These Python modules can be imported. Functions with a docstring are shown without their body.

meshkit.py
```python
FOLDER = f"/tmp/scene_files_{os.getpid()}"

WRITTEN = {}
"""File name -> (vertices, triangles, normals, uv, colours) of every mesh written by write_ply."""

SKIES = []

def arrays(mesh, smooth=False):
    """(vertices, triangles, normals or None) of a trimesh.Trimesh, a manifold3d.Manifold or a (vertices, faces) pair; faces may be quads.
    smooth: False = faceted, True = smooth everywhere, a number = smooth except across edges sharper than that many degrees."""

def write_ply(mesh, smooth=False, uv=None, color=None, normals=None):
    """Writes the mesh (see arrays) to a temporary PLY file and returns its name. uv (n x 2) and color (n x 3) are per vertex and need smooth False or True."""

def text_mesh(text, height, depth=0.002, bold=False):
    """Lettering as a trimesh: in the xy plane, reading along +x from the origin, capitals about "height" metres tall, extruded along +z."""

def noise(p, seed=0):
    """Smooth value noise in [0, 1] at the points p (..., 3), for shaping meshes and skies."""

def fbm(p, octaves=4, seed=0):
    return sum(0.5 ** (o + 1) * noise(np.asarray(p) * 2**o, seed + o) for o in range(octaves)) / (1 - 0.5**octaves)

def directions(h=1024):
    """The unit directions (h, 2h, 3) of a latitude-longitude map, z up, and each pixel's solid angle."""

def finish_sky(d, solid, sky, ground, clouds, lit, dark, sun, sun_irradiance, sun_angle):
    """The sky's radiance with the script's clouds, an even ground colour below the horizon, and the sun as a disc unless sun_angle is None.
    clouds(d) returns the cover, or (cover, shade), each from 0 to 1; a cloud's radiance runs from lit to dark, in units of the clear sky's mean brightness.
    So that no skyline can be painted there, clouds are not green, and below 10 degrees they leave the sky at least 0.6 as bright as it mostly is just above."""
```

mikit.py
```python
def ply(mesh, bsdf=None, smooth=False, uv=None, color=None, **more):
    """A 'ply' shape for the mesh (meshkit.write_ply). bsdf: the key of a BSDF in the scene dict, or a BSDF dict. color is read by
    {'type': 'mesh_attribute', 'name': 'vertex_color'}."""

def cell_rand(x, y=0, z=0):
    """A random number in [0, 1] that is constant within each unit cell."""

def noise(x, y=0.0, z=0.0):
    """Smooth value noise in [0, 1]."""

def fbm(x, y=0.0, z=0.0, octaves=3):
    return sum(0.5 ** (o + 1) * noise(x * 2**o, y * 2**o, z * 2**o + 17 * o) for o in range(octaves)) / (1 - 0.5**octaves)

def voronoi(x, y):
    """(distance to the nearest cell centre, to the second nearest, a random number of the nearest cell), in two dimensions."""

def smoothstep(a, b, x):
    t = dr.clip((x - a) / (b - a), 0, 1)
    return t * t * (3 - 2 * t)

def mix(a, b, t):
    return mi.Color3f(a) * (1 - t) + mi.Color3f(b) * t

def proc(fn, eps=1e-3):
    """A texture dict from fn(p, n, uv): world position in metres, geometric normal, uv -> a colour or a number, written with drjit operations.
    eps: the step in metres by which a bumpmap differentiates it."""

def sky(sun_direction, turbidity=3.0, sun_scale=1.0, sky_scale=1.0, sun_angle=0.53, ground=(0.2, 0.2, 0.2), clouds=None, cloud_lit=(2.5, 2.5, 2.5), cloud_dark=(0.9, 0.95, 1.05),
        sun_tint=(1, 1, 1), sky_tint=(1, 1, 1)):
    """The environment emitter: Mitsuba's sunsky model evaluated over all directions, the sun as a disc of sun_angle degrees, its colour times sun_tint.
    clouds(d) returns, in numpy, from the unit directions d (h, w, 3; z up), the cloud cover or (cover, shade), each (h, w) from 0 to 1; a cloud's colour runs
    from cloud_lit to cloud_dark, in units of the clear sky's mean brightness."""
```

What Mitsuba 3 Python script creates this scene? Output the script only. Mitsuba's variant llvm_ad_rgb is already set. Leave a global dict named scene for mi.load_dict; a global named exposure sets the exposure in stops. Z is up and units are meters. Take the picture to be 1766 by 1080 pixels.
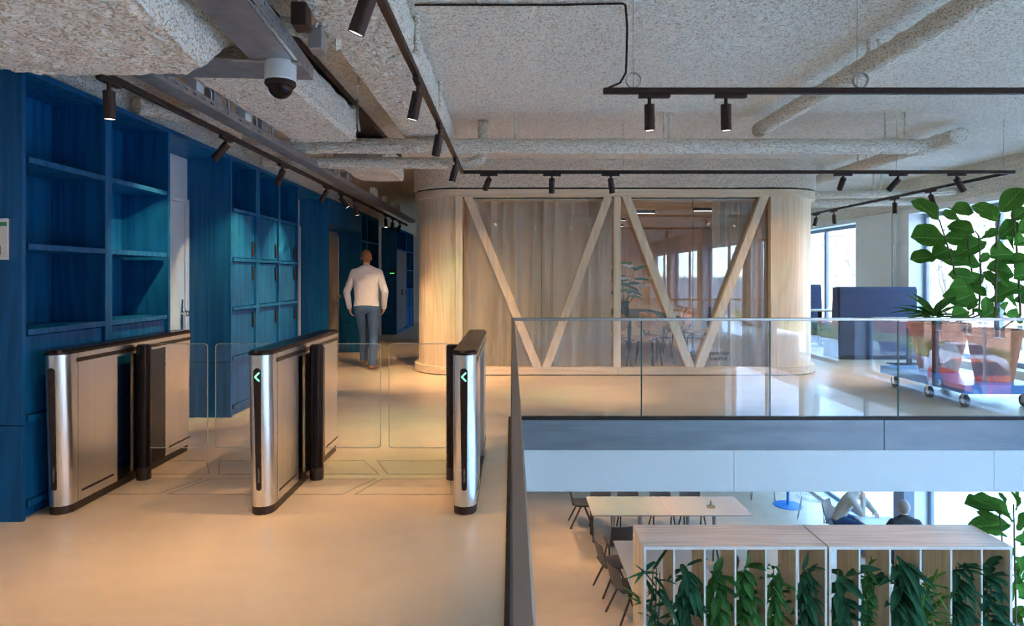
import math, random
import numpy as np, trimesh, manifold3d as m3
import shapely.geometry as sg
import drjit as dr, mitsuba as mi, mikit, meshkit
from mikit import proc, noise, fbm, smoothstep, mix, cell_rand

T = mi.ScalarTransform4f
R = random.Random(7)
scene, labels, used = {}, {}, set()

# ---------------------------------------------------------------- camera, sky, sun, exposure
F, CX, CY, EYE = 1110.0, 882.0, 478.0, 1.42
scene['camera'] = {'type': 'perspective', 'fov': math.degrees(2 * math.atan(883 / F)), 'fov_axis': 'x', 'near_clip': 0.05, 'far_clip': 500.0,
                   'principal_point_offset_x': (883 - CX) / 1766, 'principal_point_offset_y': (540 - CY) / 1080,
                   'to_world': T().look_at([0, 0, EYE], [0, 1, EYE], [0, 0, 1])}
SUN = np.array([-0.62, -0.25, 0.72]); SUN /= np.linalg.norm(SUN)
scene['sky'] = mikit.sky(SUN.tolist(), turbidity=3.0, sun_scale=0.0, sky_scale=84.0, ground=(0.3, 0.3, 0.3), sky_tint=(0.86, 1.02, 1.0))
scene['sky']['sampling_weight'] = 26.0
scene['sun'] = {'type': 'directional', 'sampling_weight': 4.0, 'direction': (-SUN).tolist(), 'irradiance': {'type': 'rgb', 'value': [130.0, 123.0, 115.0]}}
exposure = 0.0
WARM = (1.0, 0.60, 0.285)


# ---------------------------------------------------------------- helpers
def lin(r, g, b):
    return [((c / 255 + 0.055) / 1.055) ** 2.4 if c > 10 else c / 255 / 12.92 for c in (r, g, b)]


def RGB(v):
    return {'type': 'rgb', 'value': list(map(float, v))}


def uniq(k):
    n, i = k, 0
    while n in used:
        i += 1
        n = f'{k}_{i:03d}'
    used.add(n)
    return n


def tag(key, label=None, cat=None, group=None, kind=None):
    d = {a: b for a, b in (('label', label), ('category', cat), ('group', group), ('kind', kind)) if b}
    if d:
        labels[key] = d


class Thing:
    def __init__(s):
        s.parts, s.names = [], set()

    def name(s, name, parent):
        k = (parent + '__' if parent else '') + name
        n, i = k, 0
        while n in s.names:
            i += 1
            n = f'{k}_{i:03d}'
        s.names.add(n)
        return n

    def add(s, name, mesh, mat, smooth=False, parent=None, label=None, kind=None, tw=None, emit=None, uv=None):
        return s.ref(name, mikit.ply(mesh, mat, smooth, uv=uv), parent, label, kind, tw, emit)

    def ref(s, name, d, parent=None, label=None, kind=None, tw=None, emit=None):
        n = s.name(name, parent)
        if emit is not None:
            d = {**d, 'emitter': {'type': 'area', 'radiance': RGB(emit), 'sampling_weight': 0.02}}
        s.parts.append((n, d, label, kind, tw))
        return n


def place(name, thing, label, cat=None, group=None, tw=None, kind=None, override=None):
    key = uniq(name)
    for n, d, lb, kd, lt in thing.parts:
        m = tw @ lt if (tw is not None and lt is not None) else (tw if tw is not None else lt)
        d = {**d, 'to_world': m} if m is not None else dict(d)
        if override and n in override:
            d['bsdf'] = {'type': 'ref', 'id': override[n]}
        scene[key + '__' + n] = d
        tag(key + '__' + n, lb, None, None, kd)
    tag(key, label, cat, group, kind)
    return key


def solid(name, mesh, mat, label, cat=None, smooth=False, group=None, kind=None, tw=None):
    key = uniq(name)
    d = mikit.ply(mesh, mat, smooth)
    if tw is not None:
        d['to_world'] = tw
    scene[key] = d
    tag(key, label, cat, group, kind)
    return key


def cat_(*ms):
    return trimesh.util.concatenate([m for m in ms if m is not None])


def box(x0, x1, y0, y1, z0, z1, b=0.0):
    x0, x1, y0, y1, z0, z1 = min(x0, x1), max(x0, x1), min(y0, y1), max(y0, y1), min(z0, z1), max(z0, z1)
    if b <= 0:
        m = trimesh.creation.box(extents=(x1 - x0, y1 - y0, z1 - z0))
        m.apply_translation(((x0 + x1) / 2, (y0 + y1) / 2, (z0 + z1) / 2))
        return m
    b = min(b, 0.45 * min(x1 - x0, y1 - y0, z1 - z0))
    p = []
    for sx, a in ((1, x0), (-1, x1)):
        for sy, c in ((1, y0), (-1, y1)):
            for sz, e in ((1, z0), (-1, z1)):
                p += [(a, c + sy * b, e + sz * b), (a + sx * b, c, e + sz * b), (a + sx * b, c + sy * b, e)]
    return trimesh.convex.convex_hull(np.array(p))


def hull(pts):
    return trimesh.convex.convex_hull(np.array(pts, float))


def cyl(p0, p1, r, n=16, r1=None):
    return tube([p0, p1], [r, r if r1 is None else r1], n)


def tube(pts, r, n=12, cap=True):
    p = np.asarray(pts, float)
    r = np.broadcast_to(np.asarray(r, float), (len(p),))
    t = np.gradient(p, axis=0)
    t /= np.linalg.norm(t, axis=1, keepdims=True) + 1e-12
    a = np.cross(t[0], [0, 0, 1.0] if abs(t[0][2]) < 0.9 else [1.0, 0, 0])
    A = []
    for k in range(len(p)):
        a = a - t[k] * np.dot(a, t[k])
        a /= np.linalg.norm(a) + 1e-12
        A.append(a.copy())
    A = np.array(A)
    B = np.cross(t, A)
    ang = np.arange(n) * 2 * np.pi / n
    v = p[:, None] + r[:, None, None] * (np.cos(ang)[None, :, None] * A[:, None] + np.sin(ang)[None, :, None] * B[:, None])
    v = v.reshape(-1, 3)
    f = []
    for i in range(len(p) - 1):
        for j in range(n):
            a0, b0 = i * n + j, i * n + (j + 1) % n
            f += [[a0, b0, b0 + n], [a0, b0 + n, a0 + n]]
    if cap:
        v = np.vstack([v, p[0], p[-1]])
        c0, c1 = len(v) - 2, len(v) - 1
        o = (len(p) - 1) * n
        for j in range(n):
            f += [[c0, (j + 1) % n, j], [c1, o + j, o + (j + 1) % n]]
    return trimesh.Trimesh(v, f, process=False)


def lathe(prof, n=32):
    return trimesh.creation.revolve(np.array(prof, float), sections=n)


def extrude(poly, h, axis='z', at=0.0):
    """poly in (x,y) -> z; axis 'y': poly (x,z); axis 'x': poly (y,z)."""
    gs = poly.geoms if hasattr(poly, 'geoms') else [poly]
    m = cat_(*[trimesh.creation.extrude_polygon(g, h, engine='earcut') for g in gs if g.area > 0])
    v = m.vertices.copy()
    if axis == 'z':
        w = v + [0, 0, at]
    elif axis == 'y':
        w = np.stack([v[:, 0], v[:, 2] + at, v[:, 1]], 1)
    else:
        w = np.stack([v[:, 2] + at, v[:, 0], v[:, 1]], 1)
    m = trimesh.Trimesh(w, m.faces, process=False)
    if m.volume < 0:
        m.invert()
    return m


def quad(a, b, c, d):
    return trimesh.Trimesh(np.array([a, b, c, d], float), [[0, 1, 2], [0, 2, 3]], process=False)


def stadium(x0, x1, z0, z1):
    r = min(x1 - x0, z1 - z0) / 2
    return sg.box(x0 + r, z0 + r, x1 - r, z1 - r).buffer(r, 8) if (x1 - x0) > 2 * r + 1e-6 or (z1 - z0) > 2 * r + 1e-6 else sg.Point(x0 + r, z0 + r).buffer(r)


def lumpy(mesh, amp=0.012, edge=0.03, freq=22, seed=0):
    v, f = trimesh.remesh.subdivide_to_size(mesh.vertices, mesh.faces, edge, max_iter=14)
    m = trimesh.Trimesh(v, f)
    m.merge_vertices()
    n = m.vertex_normals
    h = meshkit.fbm(m.vertices * freq, 3, seed) - 0.5
    h2 = meshkit.noise(m.vertices * 4.0, seed + 9) - 0.5
    m.vertices = m.vertices + n * (amp * 2 * h + amp * 1.2 * h2)[:, None]
    return m


def frame(pos, d, up, s=1.0, sw=None):
    d = np.asarray(d, float); d = d / np.linalg.norm(d)
    y = np.cross(up, d); y /= np.linalg.norm(y) + 1e-9
    z = np.cross(d, y)
    sw = sw or s
    M = np.eye(4)
    M[:3, 0], M[:3, 1], M[:3, 2], M[:3, 3] = d * s, y * sw, z * s, pos
    return T(M.tolist())


def at(x, y, z=0.0, rot=0.0, s=1.0):
    return T().translate([x, y, z]).rotate([0, 0, 1], rot).scale(s)


def px(u, v, d):
    return np.array([(u - CX) * d / F, d, EYE + (CY - v) * d / F])


def floor_px(u, v, z=0.0):
    d = F * (EYE - z) / (v - CY)
    return (u - CX) * d / F, d


# ---------------------------------------------------------------- materials
def mat(name, d, two=True):
    scene['mat_' + name] = {'type': 'twosided', 'inner': d} if two else d
    return 'mat_' + name


def plain(name, c, rough=0.6, metal=0.0, spec=0.5, **kw):
    return mat(name, {'type': 'principled', 'base_color': RGB(c), 'roughness': rough, 'metallic': metal, 'specular': spec, **kw})


def spray_col(p, n, uv):
    a = fbm(p.x * 88 + p.y * 40, p.y * 88 - p.x * 40, p.z * 95, 2)
    b = noise(p.x * 1.3, p.y * 1.3, p.z * 1.3)
    c = mix((0.50, 0.395, 0.285), (0.92, 0.845, 0.725), smoothstep(0.28, 0.55, a))
    return c * (0.92 + 0.13 * b)


def spray_h(p, n, uv):
    return fbm(p.x * 50 + p.y * 22, p.y * 50 - p.x * 22, p.z * 55, 2)


mat('spray', {'type': 'bumpmap', 'scale': 0.032, 't': proc(spray_h, 3e-3), 'b': {'type': 'diffuse', 'reflectance': proc(spray_col)}})


def wood_fn(ax, c0, c1, board=0.0):
    def fn(p, n, uv):
        q = {'z': (p.x, p.y, p.z), 'x': (p.z, p.y, p.x), 'y': (p.x, p.z, p.y)}[ax]
        w = noise(q[0] * 3, q[1] * 3, q[2] * 0.5) * 1.6
        r = noise(q[0] * 38 + w * 5, q[1] * 38 + w * 3, q[2] * 1.1)
        s = noise(q[0] * 190, q[1] * 190, q[2] * 5)
        t = 0.6 * smoothstep(0.25, 0.75, r) + 0.25 * s + 0.3 * noise(q[0] * 4, q[1] * 4, q[2] * 0.4)
        return mix(c0, c1, dr.clip(t, 0, 1))
    return fn


PINE0, PINE1 = (0.66, 0.50, 0.335), (0.80, 0.66, 0.49)
for ax in 'zx':
    mat('pine_' + ax, {'type': 'principled', 'base_color': proc(wood_fn(ax, PINE0, PINE1)), 'roughness': 0.45, 'specular': 0.4})
mat('ply_z', {'type': 'principled', 'base_color': proc(wood_fn('z', (0.55, 0.37, 0.21), (0.72, 0.54, 0.34))), 'roughness': 0.5, 'specular': 0.4})
mat('ply_x', {'type': 'principled', 'base_color': proc(wood_fn('x', (0.60, 0.50, 0.42), (0.78, 0.69, 0.60))), 'roughness': 0.5, 'specular': 0.4})
mat('ply_edge', {'type': 'principled', 'base_color': RGB((0.80, 0.76, 0.70)), 'roughness': 0.55})
mat('blue', {'type': 'principled', 'base_color': proc(wood_fn('z', (0.002, 0.050, 0.145), (0.004, 0.085, 0.235))), 'roughness': 0.42, 'specular': 0.1})
mat('wood_shell', {'type': 'principled', 'base_color': proc(wood_fn('z', (0.48, 0.22, 0.09), (0.62, 0.33, 0.15))), 'roughness': 0.4})


def floor_col(p, n, uv):
    a = fbm(p.x * 0.9, p.y * 2.3, 3.0, 3)
    b = fbm(p.x * 9, p.y * 14, 1.0, 2)
    return mix((0.54, 0.42, 0.29), (0.65, 0.525, 0.38), dr.clip(0.75 * a + 0.25 * b, 0, 1))


def floor_rough(p, n, uv):
    return 0.30 + 0.12 * fbm(p.x * 3, p.y * 5, 0.0, 2)


mat('floor', {'type': 'principled', 'base_color': proc(floor_col), 'roughness': proc(floor_rough), 'specular': 0.45})


def steel_fn(p, n, uv):
    return 0.66 + 0.12 * noise(p.x * 260, p.y * 260, p.z * 1.5)


mat('steel', {'type': 'principled', 'base_color': proc(lambda p, n, uv: mi.Color3f(1.0, 0.985, 0.96) * steel_fn(p, n, uv)), 'roughness': 0.27, 'metallic': 1.0})


def plate_fn(p, n, uv):
    a = fbm(p.x * 2.2, p.y * 2.2, p.z * 9, 4)
    b = noise(p.x * 1.5, p.y, p.z * 60)
    return mix((0.12, 0.145, 0.165), (0.25, 0.28, 0.305), dr.clip(0.8 * a + 0.2 * b, 0, 1))


mat('plate', {'type': 'principled', 'base_color': proc(plate_fn), 'roughness': 0.42, 'metallic': 0.55})


def galv_fn(p, n, uv):
    a = fbm(p.x * 14, p.y * 14, p.z * 14, 3)
    return mix((0.22, 0.24, 0.26), (0.42, 0.44, 0.46), a)


mat('galv', {'type': 'principled', 'base_color': proc(galv_fn), 'roughness': 0.42, 'metallic': 0.75})
plain('rail', (0.42, 0.40, 0.38), 0.32, 1.0)
mat('black', {'type': 'roughplastic', 'alpha': 0.3, 'int_ior': 1.25, 'diffuse_reflectance': RGB((0.011, 0.011, 0.012))})
mat('gloss', {'type': 'roughplastic', 'alpha': 0.10, 'int_ior': 1.2, 'diffuse_reflectance': RGB((0.004, 0.004, 0.005))})
mat('smoke', {'type': 'roughplastic', 'alpha': 0.1, 'int_ior': 1.3, 'diffuse_reflectance': RGB((0.010, 0.008, 0.007))})
mat('plinth', {'type': 'roughplastic', 'alpha': 0.2, 'int_ior': 1.3, 'diffuse_reflectance': RGB((0.020, 0.014, 0.011))})
plain('white', (0.62, 0.63, 0.62), 0.55)
plain('paint', (0.78, 0.76, 0.75), 0.7)
plain('door', (0.66, 0.66, 0.69), 0.45)
plain('cream', (0.70, 0.62, 0.50), 0.55)
plain('frame', (0.17, 0.21, 0.27), 0.4)
plain('chrome', (0.8, 0.8, 0.8), 0.12, 1.0)
plain('brass', (0.62, 0.50, 0.26), 0.25, 1.0)
plain('tabletop', (0.66, 0.56, 0.47), 0.4)
plain('chair_dark', (0.05, 0.055, 0.06), 0.45)
plain('chair_leg', (0.05, 0.03, 0.02), 0.5)
plain('terracotta', (0.38, 0.12, 0.05), 0.75, spec=0.2)
plain('trolley', (0.03, 0.19, 0.50), 0.35)
plain('rubber', (0.02, 0.02, 0.02), 0.7)
plain('soil', (0.04, 0.028, 0.02), 0.95)
plain('stem', (0.09, 0.065, 0.04), 0.8)
plain('stem_green', (0.10, 0.16, 0.05), 0.6)
plain('brick', (0.42, 0.17, 0.12), 0.9)
plain('brick_pale', (0.50, 0.36, 0.28), 0.9)
plain('roof', (0.13, 0.09, 0.08), 0.8)
plain('pave', (0.60, 0.61, 0.62), 0.85)
plain('asphalt', (0.16, 0.165, 0.17), 0.9)
plain('bark', (0.16, 0.13, 0.10), 0.9)
plain('hedge', (0.05, 0.10, 0.03), 0.8)
plain('car_grey', (0.05, 0.065, 0.08), 0.15, clearcoat=1.0)
plain('car_white', (0.6, 0.62, 0.64), 0.15, clearcoat=1.0)
plain('car_red', (0.50, 0.03, 0.03), 0.15, clearcoat=1.0)
plain('car_glass', (0.02, 0.03, 0.04), 0.05)
plain('paper', (0.75, 0.70, 0.60), 0.6)
plain('green_print', (0.03, 0.25, 0.08), 0.6)
plain('ink', (0.08, 0.08, 0.08), 0.7)
plain('skin', (0.58, 0.34, 0.25), 0.5)
plain('hair_grey', (0.30, 0.26, 0.23), 0.6)
plain('hair_brown', (0.16, 0.085, 0.05), 0.8, spec=0.2)
plain('hair_blond', (0.45, 0.33, 0.20), 0.6)
plain('jacket', (0.012, 0.016, 0.018), 0.8)
plain('glass_edge', (0.015, 0.07, 0.06), 0.15)
plain('wire', (0.35, 0.36, 0.37), 0.4, 0.6)
plain('flower', (0.70, 0.72, 0.80), 0.6)
plain('flower_yellow', (0.75, 0.60, 0.06), 0.6)
plain('eye', (0.03, 0.025, 0.02), 0.2)
plain('lip', (0.45, 0.20, 0.17), 0.5)


def weave(c, f=420, k=0.25):
    return proc(lambda p, n, uv: mi.Color3f(c) * (1 - k + 2 * k * noise(p.x * f, p.y * f, p.z * f)))


mat('navy', {'type': 'principled', 'base_color': weave((0.024, 0.038, 0.078), 120, 0.3), 'roughness': 0.9, 'sheen': 0.4})
mat('shirt', {'type': 'principled', 'base_color': weave((0.60, 0.62, 0.68), 60, 0.06), 'roughness': 0.9})
mat('jeans', {'type': 'principled', 'base_color': weave((0.035, 0.085, 0.19), 60, 0.2), 'roughness': 0.9})
mat('shoe', {'type': 'principled', 'base_color': weave((0.22, 0.10, 0.045), 30, 0.15), 'roughness': 0.5})
mat('sweater', {'type': 'principled', 'base_color': weave((0.55, 0.50, 0.42), 90, 0.15), 'roughness': 0.95})
mat('curtain', {'type': 'principledthin', 'base_color': weave((0.62, 0.57, 0.48), 200, 0.08), 'roughness': 0.9, 'diff_trans': 0.5, 'spec_trans': 0.0}, False)
mat('sheer', {'type': 'principledthin', 'base_color': weave((0.72, 0.70, 0.74), 200, 0.06), 'roughness': 0.9, 'diff_trans': 1.1, 'spec_trans': 0.0}, False)
mat('pane', {'type': 'thindielectric', 'int_ior': 1.52}, False)
mat('tint', {'type': 'thindielectric', 'int_ior': 1.5, 'specular_transmittance': RGB((0.93, 0.97, 0.96))}, False)
mat('podglass', {'type': 'thindielectric', 'int_ior': 1.75, 'specular_transmittance': RGB((0.97, 0.985, 0.98))}, False)


def leaf_fn(c0, c1, vein):
    def fn(p, n, uv):
        s = dr.abs(uv.y - 0.5)
        mid = 1 - smoothstep(0.012, 0.035, s)
        ph = dr.abs((uv.x * 7 - s * 6) - dr.floor(uv.x * 7 - s * 6) - 0.5)
        side = (1 - smoothstep(0.03, 0.09, ph)) * 0.6
        c = mix(c0, c1, noise(p.x * 9, p.y * 9, p.z * 9))
        return mix(c, vein, dr.clip(mid + side, 0, 1) * 0.85)
    return fn


def leafmat(name, c0, c1, vein, rough=0.38):
    mat(name, {'type': 'principledthin', 'base_color': proc(leaf_fn(c0, c1, vein)), 'roughness': rough, 'diff_trans': 0.32, 'spec_trans': 0.0, 'eta': 1.5}, False)


leafmat('leaf_fig', (0.035, 0.115, 0.018), (0.065, 0.19, 0.03), (0.16, 0.30, 0.08))
leafmat('leaf_dark', (0.018, 0.075, 0.04), (0.035, 0.125, 0.065), (0.09, 0.21, 0.10), 0.26)
leafmat('leaf_mid', (0.03, 0.11, 0.03), (0.065, 0.19, 0.05), (0.16, 0.32, 0.11), 0.28)
leafmat('leaf_light', (0.07, 0.18, 0.03), (0.13, 0.28, 0.05), (0.35, 0.45, 0.18), 0.35)

# ---------------------------------------------------------------- structure
ZC, ZL, ZLC = 3.12, -3.62, -0.76           # ceiling, lower floor, lower ceiling
XW = 7.0                                    # window wall, inner face
VY0, VY1, VX0 = -2.6, 6.57, -0.02           # the void in the floor
Y0, Y1, XL = -14.0, 20.0, -3.6


def S(name, mesh, m, label, smooth=False):
    return solid(name, mesh, m, label, None, smooth, None, 'structure')


up = sg.box(XL - .3, Y0, XW, Y1).difference(sg.box(VX0, VY0, XW + 1, VY1))
S('floor', extrude(up, 0.02, at=-0.02), 'mat_floor', 'smooth beige poured resin floor of the upper level')
S('ceiling_001', extrude(up.buffer(-0.03), 0.72, at=-0.75), 'mat_white', 'white slab under the upper floor, ceiling of the lower level')
S('floor_001', box(XL - .3, XW + .1, Y0, Y1, ZL - .1, ZL), 'mat_floor', 'smooth beige floor of the lower level')
S('ceiling', box(XL - .3, XW + .4, Y0, Y1, ZC, ZC + .35), 'mat_spray', 'rough spray-plastered beige ceiling')
S('wall_left', box(XL - .3, XL, Y0, Y1, ZL, ZC), 'mat_paint', 'white wall behind the blue cabinets')
S('wall_back', box(XL, XW, Y1, Y1 + .2, ZL, ZC), 'mat_paint', 'wall closing the far end of the corridor')
S('wall_front', box(XL, XW, Y0 - .2, Y0, ZL, ZC), 'mat_paint', 'white wall behind the viewer')
# sprayed bulkhead above the cabinets and above the windows
S('trim_1', lumpy(box(XL, -2.93, 1.2, 19.9, 2.655, ZC), 0.01, 0.05), 'mat_spray', 'spray-plastered strip of wall above the blue cabinets', True)
S('trim_2', lumpy(box(XW - .06, XW + .3, 5.0, Y1, 2.62, ZC), 0.008, 0.06), 'mat_spray', 'spray-plastered band of wall above the windows', True)

UPW = [(13.08, 16.3, 0.12, 2.53), (8.1, 11.34, 0.12, 2.53), (4.71, 7.35, 0.12, 2.53), (-.05, 4.06, -.53, 2.53), (-4.81, -.70, -.53, 2.53), (-9.57, -5.46, 0.1, 2.53), (-13.6, -10.2, 0.1, 2.53), (17.2, 19.6, .12, 2.53)]
LOW = [(11.52, 16.0, -3.56, -1.0), (6.9, 11.22, -3.56, -1.0), (2.3, 6.6, -3.56, -1.0), (-2.3, 2.0, -3.56, -1.0), (-8, -2.6, -3.56, -1.0)]
wallp = sg.box(Y0, ZL - .1, Y1, ZC + .3)
for a, b, c, d in UPW + LOW:
    wallp = wallp.difference(sg.box(a, c, b, d))
S('wall_right', extrude(wallp, 0.38, 'x', XW), 'mat_paint', 'white outer wall pierced by the tall windows')
for i, (a, b, c, d) in enumerate(UPW + LOW):
    t = Thing()
    gx, low = XW + .29, i >= len(UPW)
    w = 0.07
    for q in ((a, a + w, c, d), (b - w, b, c, d), (a + w, b - w, c, c + w), (a + w, b - w, d - w, d)):
        t.add('frame', box(gx - .03, gx + .04, q[0], q[1], q[2], q[3], .006), 'mat_frame')
    mids = [a + (b - a) * .5] if not low else [a + (b - a) * .5]
    if i == 0:
        mids = [14.9]
    if i == 1:
        mids = [9.62]
    for m in mids:
        t.add('mullion', box(gx - .03, gx + .04, m - .045, m + .045, c + w, d - w, .006), 'mat_frame')
    e = [a + w] + mids + [b - w]
    for k in range(len(e) - 1):
        t.add('pane', quad((gx, e[k], c + w), (gx, e[k + 1], c + w), (gx, e[k + 1], d - w), (gx, e[k], d - w)), 'mat_pane')
    place(f'window_{i + 1}', t, f'dark framed {"ground floor" if low else "upper floor"} window in the white outer wall', None, kind='structure')
# dark post between the ground-floor windows
solid('window_post', box(6.82, 7.02, 11.2, 11.5, ZL, ZLC, .01), 'mat_frame', 'dark grey square post between the ground-floor windows', 'post')
# white riser pipe on the pier
t = Thing()
t.add('pipe', cyl((6.93, 11.62, 0.0), (6.93, 11.62, 2.62), 0.022), 'mat_white', 40)
t.add('pipe', cyl((6.93, 11.72, 0.0), (6.93, 11.72, 2.62), 0.014), 'mat_white', 40)
for z in (0.6, 2.0):
    t.add('clip', box(6.90, 7.0, 11.6, 11.74, z, z + .03, .004), 'mat_white')
place('riser_pipe', t, 'thin white heating pipes running up the white pier between the windows', 'pipe')

# edge of the void: steel fascia panels, white band
t = Thing()
xs = [0.012, 3.78, XW - 0.005]
for a, b in zip(xs[:-1], xs[1:]):
    t.add('steel_panel', box(a + .002, b - .002, VY1 - .045, VY1 - .005, -.335, -.028, .003), 'mat_plate')
t.add('channel', box(0.0, XW - .005, VY1 - .055, VY1 - .003, -.026, .004, .003), 'mat_black')
place('void_edge', t, 'grey steel plate edge of the upper floor across the opening', 'floor edge')
t = Thing()
for a, b in ((0.012, 2.26), (2.26, 4.9), (4.9, XW - .005)):
    t.add('panel', box(a + .001, b - .001, VY1 - .035, VY1 + .02, ZLC, -.337, .002), 'mat_white')
place('edge_panelling', t, 'smooth white band of panels below the steel floor edge', 'panel')
t = Thing()
t.add('steel_panel', box(VX0 - .0, VX0 + .03, VY0, VY1 - .06, -.335, -.028, .003), 'mat_plate')
t.add('channel', box(VX0 - .01, VX0 + .035, VY0, VY1 - .06, -.026, .006, .002), 'mat_black')
t.add('panel', box(VX0, VX0 + .02, VY0, VY1 - .06, ZLC, -.337), 'mat_white')
place('void_side_edge', t, 'dark channel and steel plate edge along the left side of the opening', 'floor edge')
S('trim_3', box(VX0, XW, VY0 - .02, VY0 + .01, ZLC, 0), 'mat_white', 'white edge of the floor on the near side of the opening')

# glass balustrades
t = Thing()
yb = VY1 - .03
cuts = [0.05, 1.32, 2.626, 3.93, 5.24, 6.95]
for a, b in zip(cuts[:-1], cuts[1:]):
    pn = t.add('glass_pane', quad((a + .005, yb, 0.0), (b - .005, yb, 0.0), (b - .005, yb, .985), (a + .005, yb, .985)), 'mat_podglass')
for b in cuts[1:-1]:
    t.add('pane_edge', box(b - .006, b + .006, yb - .006, yb + .006, 0.0, .985), 'mat_glass_edge')
hr = box(0.0, XW - .02, yb - .024, yb + .024, .976, 1.006, .004)
t.add('handrail', hr, 'mat_rail', label='flat brushed steel handrail')
key_bal = place('glass_balustrade', t, 'frameless glass balustrade with steel handrail across the far side of the opening', 'balustrade')
t = Thing()
xb = 0.013
cy = [-1.9, -.4, 1.1, 2.6, 4.1, 5.5, yb - .03]
for a, b in zip(cy[:-1], cy[1:]):
    t.add('glass_pane', quad((xb, a + .005, 0.0), (xb, b - .005, 0.0), (xb, b - .005, .98), (xb, a + .005, .98)), 'mat_tint')
t.add('handrail', box(xb - .015, xb + .017, -2.0, yb - .026, .972, 1.006, .004), 'mat_rail', label='flat brushed steel handrail')
place('glass_balustrade', t, 'glass balustrade running towards the viewer along the left side of the opening', 'balustrade')
# lettering on the glass
def text(s, h, M, m, t, depth=.001, name='lettering', bold=True):
    tm = meshkit.text_mesh(s, h, depth, bold)
    t.add(name, tm, m, tw=M)
XZ = T([[1, 0, 0, 0], [0, 0, -1, 0], [0, 1, 0, 0], [0, 0, 0, 1]])
t = Thing()
text('noorden', .036, T().translate([2.02, yb - .004, .63]) @ XZ, 'mat_ink', t)
text('vanRiet', .036, T().translate([2.02, yb - .004, .575]) @ XZ, 'mat_ink', t)
place('glass_lettering', t, 'small dark two-line lettering on the balustrade glass', 'lettering')

# ---------------------------------------------------------------- blue cabinet wall
XF, XB = -2.83, -3.21
SH = [2.11, 1.60, 1.094]                    # shelf centre heights
TOPZ = 2.65


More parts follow.
